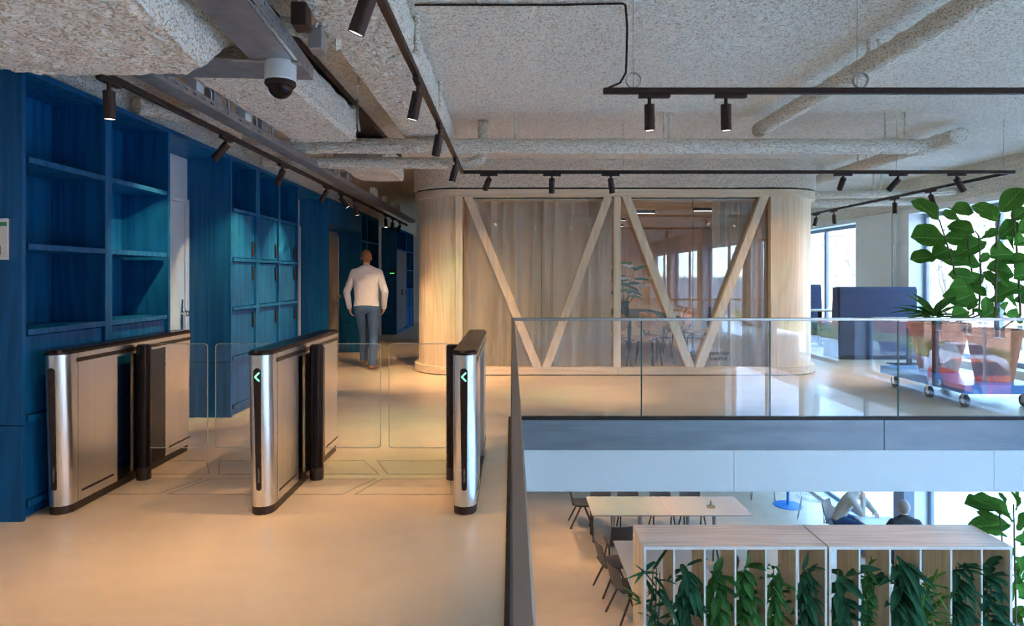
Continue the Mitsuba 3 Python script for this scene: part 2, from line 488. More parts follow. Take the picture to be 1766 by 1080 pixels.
def cabinet(y0, y1, cols, lockers, label, name='shelf_unit', end_seam=True, tall=None, xback=XL + .01):
    t = Thing()
    t.add('side_panel', box(xback, XF - .002, y0, y0 + .03, .56, TOPZ, .002), 'mat_blue')
    t.add('side_panel', box(xback, XF - .004, y0 + .001, y0 + .03, 0.0, .556, .002), 'mat_blue')
    t.add('side_panel', box(xback, XF, y1 - .03, y1, 0.0, TOPZ, .002), 'mat_blue')
    t.add('top_panel', box(xback, XF, y0 + .03, y1 - .03, TOPZ - .035, TOPZ, .002), 'mat_blue')
    t.add('back_panel', box(XB - .02, XB, y0 + .03, y1 - .03, 0.0, TOPZ - .035), 'mat_blue')
    t.add('plinth', box(XB, XF - .045, y0 + .03, y1 - .03, 0.0, .075), 'mat_blue')
    for k, (a, b) in enumerate(cols):
        if k:
            pa = cols[k - 1][1]
            t.add('stile', box(XF - .03, XF, pa, a, 0.02, TOPZ - .035, .002), 'mat_blue')
            t.add('partition', box(XB, XF - .03, pa + .002, a - .002, .076, TOPZ - .035), 'mat_blue')
        for z in SH + [.585, .085]:
            if tall and k in tall and z < 2:
                continue
            if z > 1 and not lockers or z > 2:
                t.add('shelf', box(XB, XF - .001, a, b, z - .018, z + .018, .002), 'mat_blue')
            else:
                t.add('rail', box(XF - .05, XF - .001, a, b, z - .018, z + .018, .002), 'mat_blue')
        lo = SH + [.585, .085]
        if tall and k in tall:
            for q in (0, 1):
                m = (a + b) / 2
                ya, yb_ = (a, m - .002) if q == 0 else (m + .002, b)
                dk = t.add('locker_door', box(XF - .03, XF - .006, ya + .003, yb_ - .003, .10, 2.085, .003), 'mat_locker')
                t.add('handle', box(XF - .006, XF + .01, (m - .06 if q == 0 else m + .03), (m - .03 if q == 0 else m + .06), .95, 1.1, .003), 'mat_black', parent=dk)
            continue
        for i in range(4):
            zt, zb = lo[i] - .02, lo[i + 1] + .02
            if not lockers and i < 2:
                continue
            dk = t.add('locker_door' if lockers else 'door', box(XF - .04, XF - .022, a + .004, b - .004, zb + .003, zt - .003, .002), 'mat_blue')
            if lockers and i < 3:
                zl = zb + .03 if i == 0 else zt - .20
                t.add('lock', box(XF - .022, XF - .004, b - .075, b - .045, zl, zl + .16, .004), 'mat_black', parent=dk, label='slim black electronic lock')
    return place(name, t, label, 'shelving' if not lockers else 'lockers')


mat('locker', {'type': 'principled', 'base_color': RGB((0.06, 0.075, 0.11)), 'roughness': 0.35})
cabinet(3.726, 5.34, [(3.775, 4.487), (4.565, 5.295)], False, 'deep blue stained open shelf unit nearest the viewer beside the turnstiles')
cabinet(6.50, 8.55, [(6.57, 7.14), (7.24, 7.83), (7.89, 8.50)], True, 'deep blue locker unit with nine black locks in the middle of the cabinet wall', 'locker_unit')
t = Thing()
t.add('side_panel', box(XL + .01, XF, 9.94, 9.985, 0, TOPZ, .002), 'mat_blue')
t.add('header', box(XL + .01, XF, 9.985, 12.15, 2.25, TOPZ, .002), 'mat_blue')
place('door_surround', t, 'dark blue pier and header framing the pale door behind the walking man', 'cabinet')
cabinet(12.15, 13.72, [(12.19, 12.62), (12.68, 13.68)], False, 'dark blue shelf unit behind the walking man')
k4 = cabinet(15.9, 18.6, [(15.95, 17.35), (17.42, 17.95), (18.0, 18.56)], False, 'dark blue shelf unit with tall grey double doors at the far end of the corridor', tall=(0,))
# headers over the door niches and doors
for i, (a, b, dy0, dy1) in enumerate(((5.345, 6.495, 5.42, 6.42), (8.555, 9.935, 8.75, 9.62), (9.99, 12.14, 11.15, 12.1))):
    t = Thing()
    xd = -3.26
    t.add('wall_panel', box(XL, xd - .01, a, b, 2.2, TOPZ - .04), 'mat_door')
    t.add('jamb', box(XL, xd + .012, dy0 - .04, dy0, 0, 2.2, .003), 'mat_door')
    t.add('jamb', box(XL, xd + .012, dy1, b, 0, 2.2, .003), 'mat_door')
    t.add('jamb', box(XL, xd - .012, a, dy0 - .042, 0, 2.2, .003), 'mat_door')
    t.add('jamb', box(XL, xd + .012, dy0, dy1, 2.16, 2.2, .003), 'mat_door')
    lf = t.add('leaf', box(XL + .1, xd, dy0 + .004, dy1 - .004, .008, 2.156, .003), 'mat_door' if i < 2 else 'mat_cream')
    t.add('knob', lathe([(0, 0), (.012, 0), (.012, .03), (.026, .04), (.03, .055), (.022, .07), (0, .073)], 20), 'mat_chrome', True, lf, 'round chrome knob', tw=T().translate([xd, dy1 - .06, 1.06]).rotate([0, 1, 0], 90))
    t.add('escutcheon', box(xd, xd + .006, dy1 - .08, dy1 - .04, .82, 1.2, .002), 'mat_chrome', parent=lf)
    if i == 2:
        for z in (.9, 1.75):
            t.add('hinge', cyl((xd + .008, dy1 - .01, z), (xd + .008, dy1 - .01, z + .1), .01), 'mat_chrome', 40, lf)
    place(f'door_{i + 1}', t, ['pale grey door with chrome knob in the first gap of the blue cabinets', 'white door in the gap beyond the locker unit', 'cream door behind the walking man'][i], kind='structure')
    if i < 2:
        S(f'trim_{4 + i}', box(XL, XF, a, b, TOPZ - .035, TOPZ, .002), 'mat_blue', 'blue header board over the door gap')
S('trim_6', box(XL, -3.2, 13.75, 15.87, 0, TOPZ), 'mat_cream', 'beige stretch of wall between the far blue units')

# framed plan on the end panel
t = Thing()
ye = 3.726
t.add('frame', extrude(sg.box(-3.14, 1.52, -2.895, 1.758).difference(sg.box(-3.128, 1.532, -2.907, 1.746)), .018, 'y', ye - .018), 'mat_chrome')
t.add('sheet', box(-3.128, -2.907, ye - .008, ye - .002, 1.532, 1.746), 'mat_paper')
pr = [t.add('print', box(-3.12, -2.915, ye - .0095, ye - .008, 1.715, 1.738), 'mat_green_print', label='green heading bar')]
lines = [box(-3.11, -3.11 + .06 + .12 * R.random(), ye - .0092, ye - .008, z, z + .004) for z in np.arange(1.62, 1.705, .011)] + [box(-2.96 - .03 * k, -2.95 - .03 * k, ye - .0092, ye - .008, 1.55, 1.60) for k in range(5)]
t.add('print', cat_(*lines), 'mat_ink')
place('framed_notice', t, 'small framed notice with green heading on the near blue end panel', 'sign')
# door display
t = Thing()
t.add('housing', box(-3.0, -2.87, 15.86, 15.9, 1.46, 1.60, .006), 'mat_black')
t.add('status_bar', box(-2.99, -2.89, 15.857, 15.861, 1.50, 1.522), 'mat_black', emit=(.1, 1.6, .3))
t.add('lettering', meshkit.text_mesh('ROOM', .016, .001), 'mat_white', tw=T().translate([-2.985, 15.859, 1.55]) @ XZ)
# unreadable small display text is left plain
t.parts.pop()
t.add('screen_text', cat_(*[box(-2.985 + .022 * k, -2.97 + .022 * k, 15.857, 15.861, 1.55, 1.556) for k in range(3)]), 'mat_white')
place('room_display', t, 'small black room display with a green bar on the far blue panel', 'screen')

# ---------------------------------------------------------------- meeting pod
PX0, PX1, PY0, PY1, PR = -1.49, 4.64, 9.27, 15.2, .72
PT = 2.69


def rrect(g, r=PR):
    r = max(r - g, .02)
    return sg.box(PX0 + g + r, PY0 + g + r, PX1 - g - r, PY1 - g - r).buffer(r, 24)


FX0, FX1 = -.81, 3.83
t = Thing()
ring = rrect(0).difference(rrect(.12))
t.add('base_rail', extrude(ring.difference(sg.box(FX0, 0, FX1, 9.6)), .105, at=.012), 'mat_pine_x', 30)
t.add('top_rail', extrude(ring.difference(sg.box(FX0, 0, FX1, 9.6)), .11, at=PT - .11), 'mat_pine_x', 30)
CM = 1.528
for a, b in ((FX0, CM), (CM, FX1)):
    t.add('base_rail', box(a + .001, b - .001, PY0, PY0 + .12, .012, .117, .003), 'mat_pine_x')
    t.add('top_rail', box(a + .001, b - .001, PY0, PY0 + .12, PT - .11, PT, .003), 'mat_pine_x')
wall = rrect(.06).difference(rrect(.11))
segs = [sg.box(PX0 - 1, PY0 - 1, -.815, PY0 + PR), sg.box(3.835, PY0 - 1, PX1 + 1, PY0 + PR)]
for s_ in segs:
    g = wall.intersection(s_)
    t.add('curved_panel', extrude(g, PT - .11 - .118, at=.117), 'mat_pine_z', 20)
n = 6
for k in range(n):
    a, b = PY0 + PR + (PY1 - PY0 - PR) * k / n, PY0 + PR + (PY1 - PY0 - PR) * (k + 1) / n
    for xx in (PX0 - 1, 2.0):
        g = wall.intersection(sg.box(xx, a + .0015, xx + 4, b - .0015))
        if not g.is_empty:
            t.add('wall_panel', extrude(g, PT - .11 - .118, at=.117), 'mat_pine_z', 20)
t.add('wall_panel', extrude(wall.intersection(sg.box(.4, PY1 - .3, 2.5, PY1 + 1)), PT - .228, at=.117), 'mat_pine_z')
for a, b in ((FX0, -.71), (1.478, 1.578), (3.735, FX1)):
    t.add('post', box(a, b, PY0 + .003, PY0 + .11, .117, PT - .11, .003), 'mat_pine_z')


def brace(xb_, xt_):
    d = np.array([xt_ - xb_, PT - .11 - .117]); L = np.linalg.norm(d); nrm = np.array([d[1], -d[0]]) / L * .058
    z0, z1 = .117, PT - .11
    k = abs(d[0] / d[1])
    hw = .058 * math.sqrt(1 + k * k)
    poly = sg.Polygon([(xb_ - hw, z0), (xb_ + hw, z0), (xt_ + hw, z1), (xt_ - hw, z1)])
    return extrude(poly, .085, 'y', PY0 + .012)


for xb_, xt_ in ((.375, -.625), (.505, 1.40), (2.585, 1.66), (2.715, 3.655)):
    t.add('brace', brace(xb_, xt_), 'mat_pine_z')
gy = PY0 + .13
for a, b in ((-.72, .44), (.44, 1.49), (1.57, 2.65), (2.65, 3.75)):
    t.add('glass_pane', quad((a + .003, gy, .11), (b - .003, gy, .11), (b - .003, gy, PT - .1), (a + .003, gy, PT - .1)), 'mat_podglass')
for b in (.44, 2.65):
    t.add('pane_edge', box(b - .003, b + .003, gy - .005, gy + .005, .11, PT - .1), 'mat_glass_edge')
t.add('plinth', extrude(rrect(.03).difference(rrect(.2)), .012), 'mat_black')
cz = 2.56
for k in range(24):
    y = PY0 + .25 + k * .235
    g = rrect(.13).intersection(sg.box(-5, y, 9, y + .215))
    if g.area > .01:
        t.add('ceiling_board', extrude(g, .02, at=cz), 'mat_pine_x')
t.add('lid', extrude(rrect(.13), .02, at=cz + .05), 'mat_black')
place('meeting_pod', t, 'pale pine meeting room pod with rounded corners, glass front and W-shaped braces', 'room')
S('trim_7', lumpy(extrude(rrect(-.01), ZC - PT - .022, at=PT + .022), .006, .05), 'mat_spray', 'spray-plastered bulkhead above the meeting pod', True)
S('trim_8', extrude(rrect(.02), .022, at=PT), 'mat_black', 'dark shadow gap above the pod')


def curtain_mesh(x0, x1, y, z0, z1, wave=.125, amp=.045, seed=0, axis='x'):
    n = int((x1 - x0) / wave * 14)
    r = np.random.default_rng(seed)
    s = np.linspace(0, 1, n)
    ph = s * (x1 - x0) / wave * 2 * np.pi
    ph = ph + 1.4 * np.sin(ph * .31 + seed) + .8 * np.sin(ph * .13 + 2)
    V, Fc, zs = [], [], np.linspace(z0, z1, 8)
    for j, z in enumerate(zs):
        k = (z1 - z) / (z1 - z0)
        a = amp * (1 + .35 * np.sin(ph * .23 + 1)) * (.75 + .35 * k)
        off = a * np.sin(ph + .15 * k * np.sin(ph * .4)) + .3 * a * np.sin(2 * ph + 1)
        xx = x0 + s * (x1 - x0) + .012 * np.sin(ph * .5 + 3 * k)
        V.append(np.stack([xx, y + off, np.full(n, z)], 1) if axis == 'x' else np.stack([y + off, xx, np.full(n, z)], 1))
    for j in range(7):
        for i in range(n - 1):
            a0 = j * n + i
            Fc += [[a0, a0 + 1, a0 + n + 1], [a0, a0 + n + 1, a0 + n]]
    return trimesh.Trimesh(np.vstack(V), Fc, process=False)


solid('curtain', curtain_mesh(-.72, 1.50, PY0 + .36, .03, cz - .01, .21, .075, 1), 'mat_curtain', 'beige pleated curtain drawn across the left half of the pod front', 'curtain', True)
solid('curtain', curtain_mesh(3.0, 3.80, PY0 + .36, .03, cz - .01, .10, .06, 2), 'mat_curtain', 'beige curtain bunched at the right end of the pod front', 'curtain', True)
solid('curtain', curtain_mesh(PY0 + .8, PY1 - .7, PX1 - .3, .03, cz - .01, .11, .04, 3, 'y'), 'mat_sheer', 'sheer pale curtain along the inner right side of the pod', 'curtain', True)
# lights in the pod
for i, (x, y) in enumerate(((2.25, 11.0), (2.0, 12.4), (2.2, 13.8), (3.2, 10.6), (.3, 11.2), (-.2, 12.6))):
    t = Thing()
    t.add('body', box(x - .2, x + .2, y - .03, y + .03, cz - .05, cz, .004), 'mat_black')
    t.add('diffuser', box(x - .19, x + .19, y - .024, y + .024, cz - .054, cz - .05), 'mat_white', emit=np.array((1, .8, .55)) * 8)
    lk = place('linear_light', t, f'short warm linear light under the pod ceiling, {["first", "second", "third", "fourth", "fifth", "sixth"][i]} of six', 'lamp', 'lights under the pod ceiling')
    if i not in (1, 4):
        continue
    scene[lk + '_beam'] = {'type': 'spot', 'to_world': T().look_at([x, y, cz - .07], [x, y, 0], [0, 1, 0]), 'intensity': RGB(np.array((1, .75, .5)) * 9), 'cutoff_angle': 80.0, 'beam_width': 45.0}

# ---------------------------------------------------------------- ceiling services
def rbox(x0, x1, y0, y1, z0, z1, amp=.013, seed=0, edge=.03):
    return lumpy(box(x0, x1, y0, y1, z0, z1, .03), amp, edge, 22, seed)


A0 = [(-1.30, 1.5, 2.5), (-1.60, 3.33, 2.5), (-1.75, 3.42, 2.5), (-2.45, 3.44, 2.5), (-2.62, 3.18, 2.5), (-3.3, 3.1, 2.5), (-3.3, 1.5, 2.5)]
A1 = [(-1.26, 1.5, 2.72), (-1.56, 3.5, 2.66), (-1.60, 3.95, 2.98), (-1.26, 1.5, 3.1), (-3.3, 3.9, 3.1), (-3.3, 1.5, 3.1)]
solid('air_duct', lumpy(hull(A0 + A1), .014, .035, 22, 1), 'mat_spray', 'large spray-plastered duct at the top left above the cabinets', 'duct', True)
t = Thing()
t.add('casing', rbox(-2.10, -1.486, 3.6, 6.12, 2.72, 3.02, .012, 2), 'mat_spray', True)
t.add('casing', rbox(-2.08, -1.47, 7.48, 8.85, 2.735, 3.02, .012, 3), 'mat_spray', True)
t.add('flange', rbox(-2.12, -1.465, 6.06, 6.12, 2.70, 3.04, .01, 4), 'mat_spray', True)
t.add('tie', tube([(-1.46, 6.09, 3.1), (-1.45, 6.08, 2.9), (-1.44, 6.1, 2.8)], .012, 8), 'mat_galv', True)
place('air_duct', t, 'narrower spray-plastered duct beyond the dome camera', 'duct')
t = Thing()
t.add('casing', rbox(-1.13, -.635, 1.6, 7.25, 2.872, ZC - .014, .012, 5), 'mat_spray', True)
t.add('bracket', lumpy(cyl((-1.42, 3.95, 2.98), (-1.06, 3.95, 2.86), .05, 12), .01, .03, 25, 3), 'mat_spray', True)
t.add('bracket', lumpy(cyl((-.62, 4.2, ZC), (-.62, 4.2, 2.88), .018, 10), .006, .02, 25, 4), 'mat_spray', True)
t.add('bracket', lumpy(cyl((-.62, 5.6, ZC), (-.62, 5.6, 2.9), .018, 10), .006, .02, 25, 4), 'mat_spray', True)
place('air_duct', t, 'long spray-plastered duct running into depth beside the hanging track', 'duct')


def pipe(pts, r, label, hang, seed, name='ceiling_pipe', amp=.013):
    t = Thing()
    p = np.array(pts, float)
    q = [p[0]]
    for a, b in zip(p[:-1], p[1:]):
        k = max(1, int(np.linalg.norm(b - a) / .02))
        q += [a + (b - a) * i / k for i in range(1, k + 1)]
    m = tube(q, r, 22)
    m.merge_vertices()
    nn = m.vertex_normals
    m.vertices = m.vertices + nn * (amp * 2.4 * (meshkit.fbm(m.vertices * 34, 3, seed) - .5))[:, None]
    t.add('pipe', m, 'mat_spray', True)
    for (x, y, z, w) in hang:
        for s in ((-w, w) if w else (0,)):
            t.add('hanger', lumpy(cyl((x + s, y, z - .02), (x + s, y, ZC), .013, 8), .006, .03, 30, seed), 'mat_spray', True)
    place(name, t, label, 'pipe')


pipe([(-2.75, 6.62, 2.77), (4.25, 6.62, 2.76), (4.33, 6.55, 2.78), (4.36, 6.3, 2.80)], .078, 'thick spray-plastered pipe crossing the whole ceiling in front of the pod', [(.04, 6.62, 2.84, 0), (1.6, 6.62, 2.84, .03), (3.95, 6.62, 2.84, .1)], 1)
pipe([(-2.7, 6.98, 2.67), (-.42, 6.98, 2.66), (-.33, 6.98, 2.70), (-.31, 6.98, 2.85), (-.31, 6.98, 3.1)], .055, 'thinner spray-plastered pipe below the thick one, turning up near the pod', [(-2.0, 6.98, 2.72, 0), (-.85, 6.98, 2.72, 0)], 2)
pipe([(-2.72, 7.35, 2.70), (-.75, 7.35, 2.70)], .045, 'thin spray-plastered pipe in shadow behind the two pipes crossing the ceiling', [], 7)
pipe([(2.59, 1.5, 2.96), (2.59, 6.75, 2.96)], .072, 'spray-plastered pipe running into depth under the right ceiling', [(2.59, 4.6, 2.98, .04)], 3)
pipe([(4.85, 6.9, 2.96), (4.85, 12.5, 2.96)], .075, 'spray-plastered pipe running into depth on the right beyond the thick pipe', [(4.85, 8.9, 2.98, .06)], 4)
pipe([(4.75, 10.2, 2.72), (6.2, 10.2, 2.74), (6.9, 10.0, 2.76)], .06, 'short spray-plastered pipe crossing to the window wall behind the track', [(5.8, 10.2, 2.8, .06)], 5)
pipe([(4.75, 11.2, 2.70), (5.6, 11.2, 2.70), (6.9, 11.0, 2.72)], .07, 'farther spray-plastered pipe crossing to the window wall above the booths', [], 6)
pipe([(-2.86, 4.9, 2.72), (-2.7, 5.2, 2.74), (-2.55, 5.25, 2.76), (-2.5, 5.9, 2.78), (-2.75, 6.3, 2.76)], .06, 'bent spray-plastered pipe just above the first blue shelf unit', [], 8)

# galvanised tray with the dome camera, turned a little
MT = at(-1.21, 3.92, 0, 4.4)
t = Thing()
t.add('sheet', box(-.86, 0, -.34, 0, 2.62, 2.626), 'mat_galv')
t.add('sheet', box(-.25, -.02, -3.2, -.34, 2.612, 2.622), 'mat_galv')
t.add('strap', box(-.35, .01, -.38, -.32, 2.598, 2.612, .003), 'mat_wire')
side = sg.box(-3.2, 2.62, 0, 2.70)
for y in np.arange(-3.1, -.05, .085):
    side = side.difference(sg.Point(y, 2.675).buffer(.011, 4)).difference(sg.box(y + .03, 2.642, y + .06, 2.650))
t.add('side_rail', extrude(side, .004, 'x', 0.0), 'mat_galv')
place('cable_tray', t, 'wide galvanised cable tray with perforated side carrying the dome camera', 'cable tray', tw=MT)
for i, (dx, dy) in enumerate(((.06, -.55), (.04, -.2))):
    t = Thing()
    t.add('case', box(-.04, .04, -.06, .06, 2.72, 2.84, .006), 'mat_black' if i == 0 else 'mat_wire')
    t.add('cable', tube([(0, -.06, 2.84), (.02, -.02, 2.93), (.0, .05, 2.9), (.0, .07, 2.8)], .008, 8), 'mat_white', True)
    place('junction_box', t, ['dark junction box with looped cable beside the perforated tray', 'small grey junction box beside the far end of the perforated tray'][i], 'junction box', tw=at(-1.16 + dx, 3.92 + dy, 0, 4.4))
t = Thing()
t.add('collar', lathe([(0, 2.618), (.083, 2.618), (.085, 2.60), (.085, 2.515), (.078, 2.505), (0, 2.505)], 36), 'mat_white', 30)
t.add('ring', lathe([(0, 2.506), (.082, 2.506), (.084, 2.49), (.074, 2.478), (0, 2.478)], 36), 'mat_black', 30)
t.add('dome', lathe([(0.066 * math.cos(a), 2.478 + .066 * -math.sin(a)) for a in np.linspace(0, math.pi / 2, 12)] + [(0, 2.478)], 32), 'mat_gloss', True, label='glossy black camera dome')
place('dome_camera', t, 'white security camera with black dome under the galvanised tray', 'camera', tw=at(-1.285, 3.58))
# tray along the left track with boxes
t = Thing()
t.add('tray_floor', box(-2.215, -2.09, 3.45, 14.0, 2.598, 2.603), 'mat_galv')
rail = sg.box(3.45, 2.60, 14.0, 2.655)
for y in np.arange(3.5, 13.9, .12):
    rail = rail.difference(sg.box(y, 2.622, y + .05, 2.634))
t.add('side_rail', extrude(rail, .003, 'x', -2.09), 'mat_galv')
t.add('side_rail', box(-2.218, -2.215, 3.45, 14.0, 2.60, 2.655), 'mat_galv')
place('cable_tray', t, 'narrow galvanised cable tray above the track along the cabinets', 'cable tray')
for i, (y, h, w, m) in enumerate(((4.35, .12, .1, 'white'), (4.62, .1, .12, 'wire'), (5.15, .17, .12, 'white'), (5.5, .1, .14, 'wire'), (7.2, .09, .12, 'wire'), (7.7, .12, .1, 'wire'), (8.3, .1, .14, 'wire'), (10.0, .14, .2, 'cream'), (10.9, .12, .16, 'cream'), (12.0, .1, .14, 'wire'))):
    t = Thing()
    t.add('case', box(-2.18, -2.10, y - w / 2, y + w / 2, 2.662, 2.662 + h, .006), 'mat_' + m)
    t.add('cable', tube([(-2.14, y + w / 2, 2.70), (-2.12, y + w / 2 + .06, 2.78), (-2.11, y + w / 2 + .12, 2.72), (-2.13, y + w / 2 + .16, 2.62)], .009, 8), 'mat_wire', True)
    place('junction_box', t, f'junction box with cable on the tray along the cabinets, {["nearest the viewer", "second", "tall white third", "fourth", "fifth", "sixth", "seventh", "cream eighth", "cream ninth", "tenth and farthest"][i]} in the row', 'junction box', 'junction boxes on the narrow tray')
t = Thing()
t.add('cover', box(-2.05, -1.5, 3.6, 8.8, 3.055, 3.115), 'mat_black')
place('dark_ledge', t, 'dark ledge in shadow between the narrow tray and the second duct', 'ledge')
# detectors on the corridor ceiling
for i, (x, y) in enumerate(((-1.62, 11.0), (.0, 0))):
    if i:
        continue
    solid('smoke_detector', lathe([(0, ZC), (.055, ZC), (.05, ZC - .035), (.03, ZC - .05), (0, ZC - .05)], 24), 'mat_white', 'small round white detector on the corridor ceiling', 'detector', 30, tw=T().translate([x, y, 0]))
solid('sprinkler', lathe([(0, 0), (.012, 0), (.012, -.10), (.03, -.11), (.03, -.12), (.01, -.13), (0, -.17)], 14), 'mat_spray', 'small sprayed sprinkler head in the gap between the ducts', 'sprinkler', 30, tw=T().translate([-1.26, 5.3, ZC]))

# ---------------------------------------------------------------- tracks and spotlights
ZT = 2.55


def track(pts, wires, label, coil=()):
    t = Thing()
    for a, b in zip(pts[:-1], pts[1:]):
        a, b = np.array(a), np.array(b)
        x0, x1, y0, y1 = min(a[0], b[0]) - .017, max(a[0], b[0]) + .017, min(a[1], b[1]) - .017, max(a[1], b[1]) + .017
        t.add('rail', box(x0, x1, y0, y1, ZT - .018, ZT + .018, .003), 'mat_black')
    for (x, y) in wires:
        t.add('suspension_wire', cyl((x, y, ZT + .015), (x, y, ZC + .01), .0022, 6), 'mat_wire')
    place('lighting_track', t, label, 'lighting track')


def spot(x, y, aim, label, group, axis, inten=30., cut=34, beam=14, lit=True, off=0.0):
    """aim: direction of the beam."""
    d = np.array(aim, float); d /= np.linalg.norm(d)
    t = Thing()
    L = .095
    ad = (L, .017) if axis == 'x' else (.017, L)
    t.add('adapter', box(x - ad[0] + off, x + ad[0] + off, y - ad[1], y + ad[1], ZT - .042, ZT - .0185, .003), 'mat_black')
    st = np.array([x, y, ZT - .042])
    top = st + np.array([0, 0, -.04])
    t.add('stem', cyl(st, top + [0, 0, -.005], .011, 12), 'mat_black', 40)
    c0 = top - d * .012 if abs(d[2]) < .97 else top
    c1 = c0 + d * .158
    up_ = [0, 1, 0] if abs(d[1]) < .9 else [1, 0, 0]
    M = frame(c0, d, up_)
    t.add('shade', lathe_x([(0, 0), (.029, 0), (.031, .003), (.031, .158), (.0285, .158), (.027, .154), (0, .154)], 28), 'mat_black', 30, tw=M)
    t.add('lens', lathe_x([(0, .1545), (.0268, .1545), (.0268, .1555), (0, .1555)], 24), 'mat_white', 30, tw=M, emit=np.array((1, .82, .62)) * 3.0, label='glowing round lens')
    k = place('track_spotlight', t, label, 'spotlight', group)
    if inten > 0:
        o = c0 + d * .165
        scene[k + '_beam'] = {'type': 'spot', 'to_world': T().look_at(o.tolist(), (o + d).tolist(), up_), 'intensity': RGB(np.array(WARM) * inten), 'cutoff_angle': float(cut), 'beam_width': float(beam)}
        used.add(k + '_beam')


def lathe_x(prof, n):
    m = lathe(prof, n)
    v = m.vertices
    m.vertices = np.stack([v[:, 2], v[:, 0], v[:, 1]], 1)
    return m


ORD = ['first', 'second', 'third', 'fourth', 'fifth', 'sixth', 'seventh', 'eighth', 'ninth', 'tenth', 'eleventh', 'twelfth', 'thirteenth']
track([(-2.27, -8.0), (-2.27, 14.0)], [(-2.27, 2.0), (-2.27, -3)], 'black lighting track along the blue cabinets')
G1 = 'spotlights on the track along the cabinets'
lt = [(.9, (.3, .1, -1)), (2.3, (.35, .2, -1)), (3.63, (.02, .02, -1)), (5.12, (-.62, -.1, -.8)), (6.38, (-.5, .32, -.9)), (7.9, (-.5, -.05, -.9)), (8.57, (.6, .1, -.8)), (9.33, (.25, .0, -1)), (11.6, (.1, -.2, -1)), (12.3, (-.1, .1, -1)), (13.1, (-.4, .1, -1))]
for i, (y, a) in enumerate(lt):
    vis = i - 2
    lab = f'{ORD[vis]} black spotlight from the near end of the track along the blue cabinets' if vis >= 0 else f'{ORD[i]} black spotlight on the track along the cabinets before the picture edge'
    spot(-2.27, y, a, lab, G1, 'y', (6, 6, 9, 26, 36, 30, 16, 20, 0, 14, 0)[i])
track([(-.53, -8.0), (-.53, 6.93), (5.4, 6.93), (5.4, 13.5)], [(-.53, 2.2), (1.2, 6.93), (4.15, 6.93), (5.3, 6.93), (5.4, 9.5)], 'black U-shaped hanging lighting track in front of the pod')
G2 = 'spotlights on the U-shaped track'
for i, (y, a) in enumerate([(.6, (-.45, .15, -1)), (2.4, (-.4, .1, -1)), (3.65, (-.22, .05, -1)), (4.74, (-.2, .12, -1)), (6.12, (-.26, .05, -1))]):
    lab = f'{["upper tilted", "middle straight", "lowest, corner"][i - 2]} spotlight on the left leg of the U-shaped track' if i >= 2 else f'{ORD[i]} spotlight on the left leg of the U-shaped track before the picture edge'
    spot(-.53, y, a, lab, G2, 'y', (5, 5, 9, 20, 23)[i])
for i, (x, a) in enumerate([(-.243, (-.42, 1.0, -.78)), (.437, (0, .6, -1.3)), (1.068, (.25, .5, -1.2)), (3.571, (.22, 1.0, -.68)), (4.164, (-.6, .5, -.9)), (4.795, (.5, .1, -.7))]):
    spot(x, 6.93, a, ['straight spotlight nearest the corner on the front leg of the U-shaped track', 'second straight spotlight on the front leg, above the left glass bay', 'slightly tilted spotlight on the front leg, above the centre post', 'first tilted spotlight to the right of the pod on the front leg', 'spotlight tilted to the left, right of the pod on the front leg', 'spotlight tilted to the right near the right corner of the front leg'][i], G2, 'x', (32, 22, 14, 15, 0, 0)[i])
for i, y in enumerate((11.4, 10.78, 9.07, 8.29)):
    spot(5.4, y, ((-.25, 0, -1), (.08, 0, -1), (.02, 0, -1), (.3, 0, -1))[i], ['farthest spotlight on the right leg of the U-shaped track', 'second farthest spotlight on the right leg of the U-shaped track', 'lit spotlight on the right leg of the U-shaped track above the pier', 'spotlight on the right leg of the U-shaped track just above the fig leaves'][i], G2, 'y', (0, 0, 9, 0)[i])
track([(.574, 3.91), (6.9, 3.91)], [(2.1, 3.91), (.74, 3.91)], 'black lighting track hanging over the opening at the upper right')
for i, x in enumerate((.838, 1.303, 3.6)):
    spot(x, 3.91, ((.02, .02, -1), (.02, .02, -1), (-.02, .1, -1), (0, .1, -1))[i], ['left of the two spotlights on the track over the opening', 'right of the two spotlights on the track over the opening', 'spotlight on the track over the opening beyond the picture edge', 'spotlight on the track over the opening beyond the picture edge'][i], 'spotlights over the opening', 'x', (12, 0, 8, 0)[i], off=.03)


def coil(x, y, label):
    th = np.linspace(0, 6 * np.pi, 90)
    p = np.stack([x + .045 * np.cos(th), y + .006 * th / 6, ZT + .065 + .045 * np.sin(th)], 1)
    solid('wire_coil', tube(p, .0028, 6), 'mat_wire', label, 'wire', True)


coil(.74, 3.90, 'coil of thin wire on the left end of the track over the opening')
coil(2.12, 3.90, 'coil of thin wire on the middle of the track over the opening')
t = Thing()
t.add('cable', tube([(-.60, 3.99, ZC - .012), (.3, 3.99, ZC - .012), (.685, 3.97, ZC - .012), (.70, 3.95, ZC - .03), (.705, 3.92, 2.95), (.70, 3.91, 2.78), (.695, 3.91, 2.66), (.66, 3.91, 2.60), (.60, 3.91, 2.575), (.585, 3.91, 2.567)], .007, 8), 'mat_black', True)
place('power_cable', t, 'black cable running across the ceiling and down to the track over the opening', 'cable')

# ---------------------------------------------------------------- turnstiles
GH, GW = .985, .141


def plan(y0, y1, r0, r1, w=GW):
    """rounded plan between y0 and y1; r0/r1: rounding depth of the ends (0 = flat)."""
    h, p = w / 2, []
    a = np.linspace(0, np.pi, 17)
    if r0:
        p += [(h * np.cos(q) * (1 if True else 1), y0 + r0 - r0 * np.sin(q)) for q in a]
    else:
        p += [(h, y0), (-h, y0)]
    if r1:
        p += [(-h * np.cos(q), y1 - r1 + r1 * np.sin(q)) for q in a]
    else:
        p += [(-h, y1), (h, y1)]
    return p


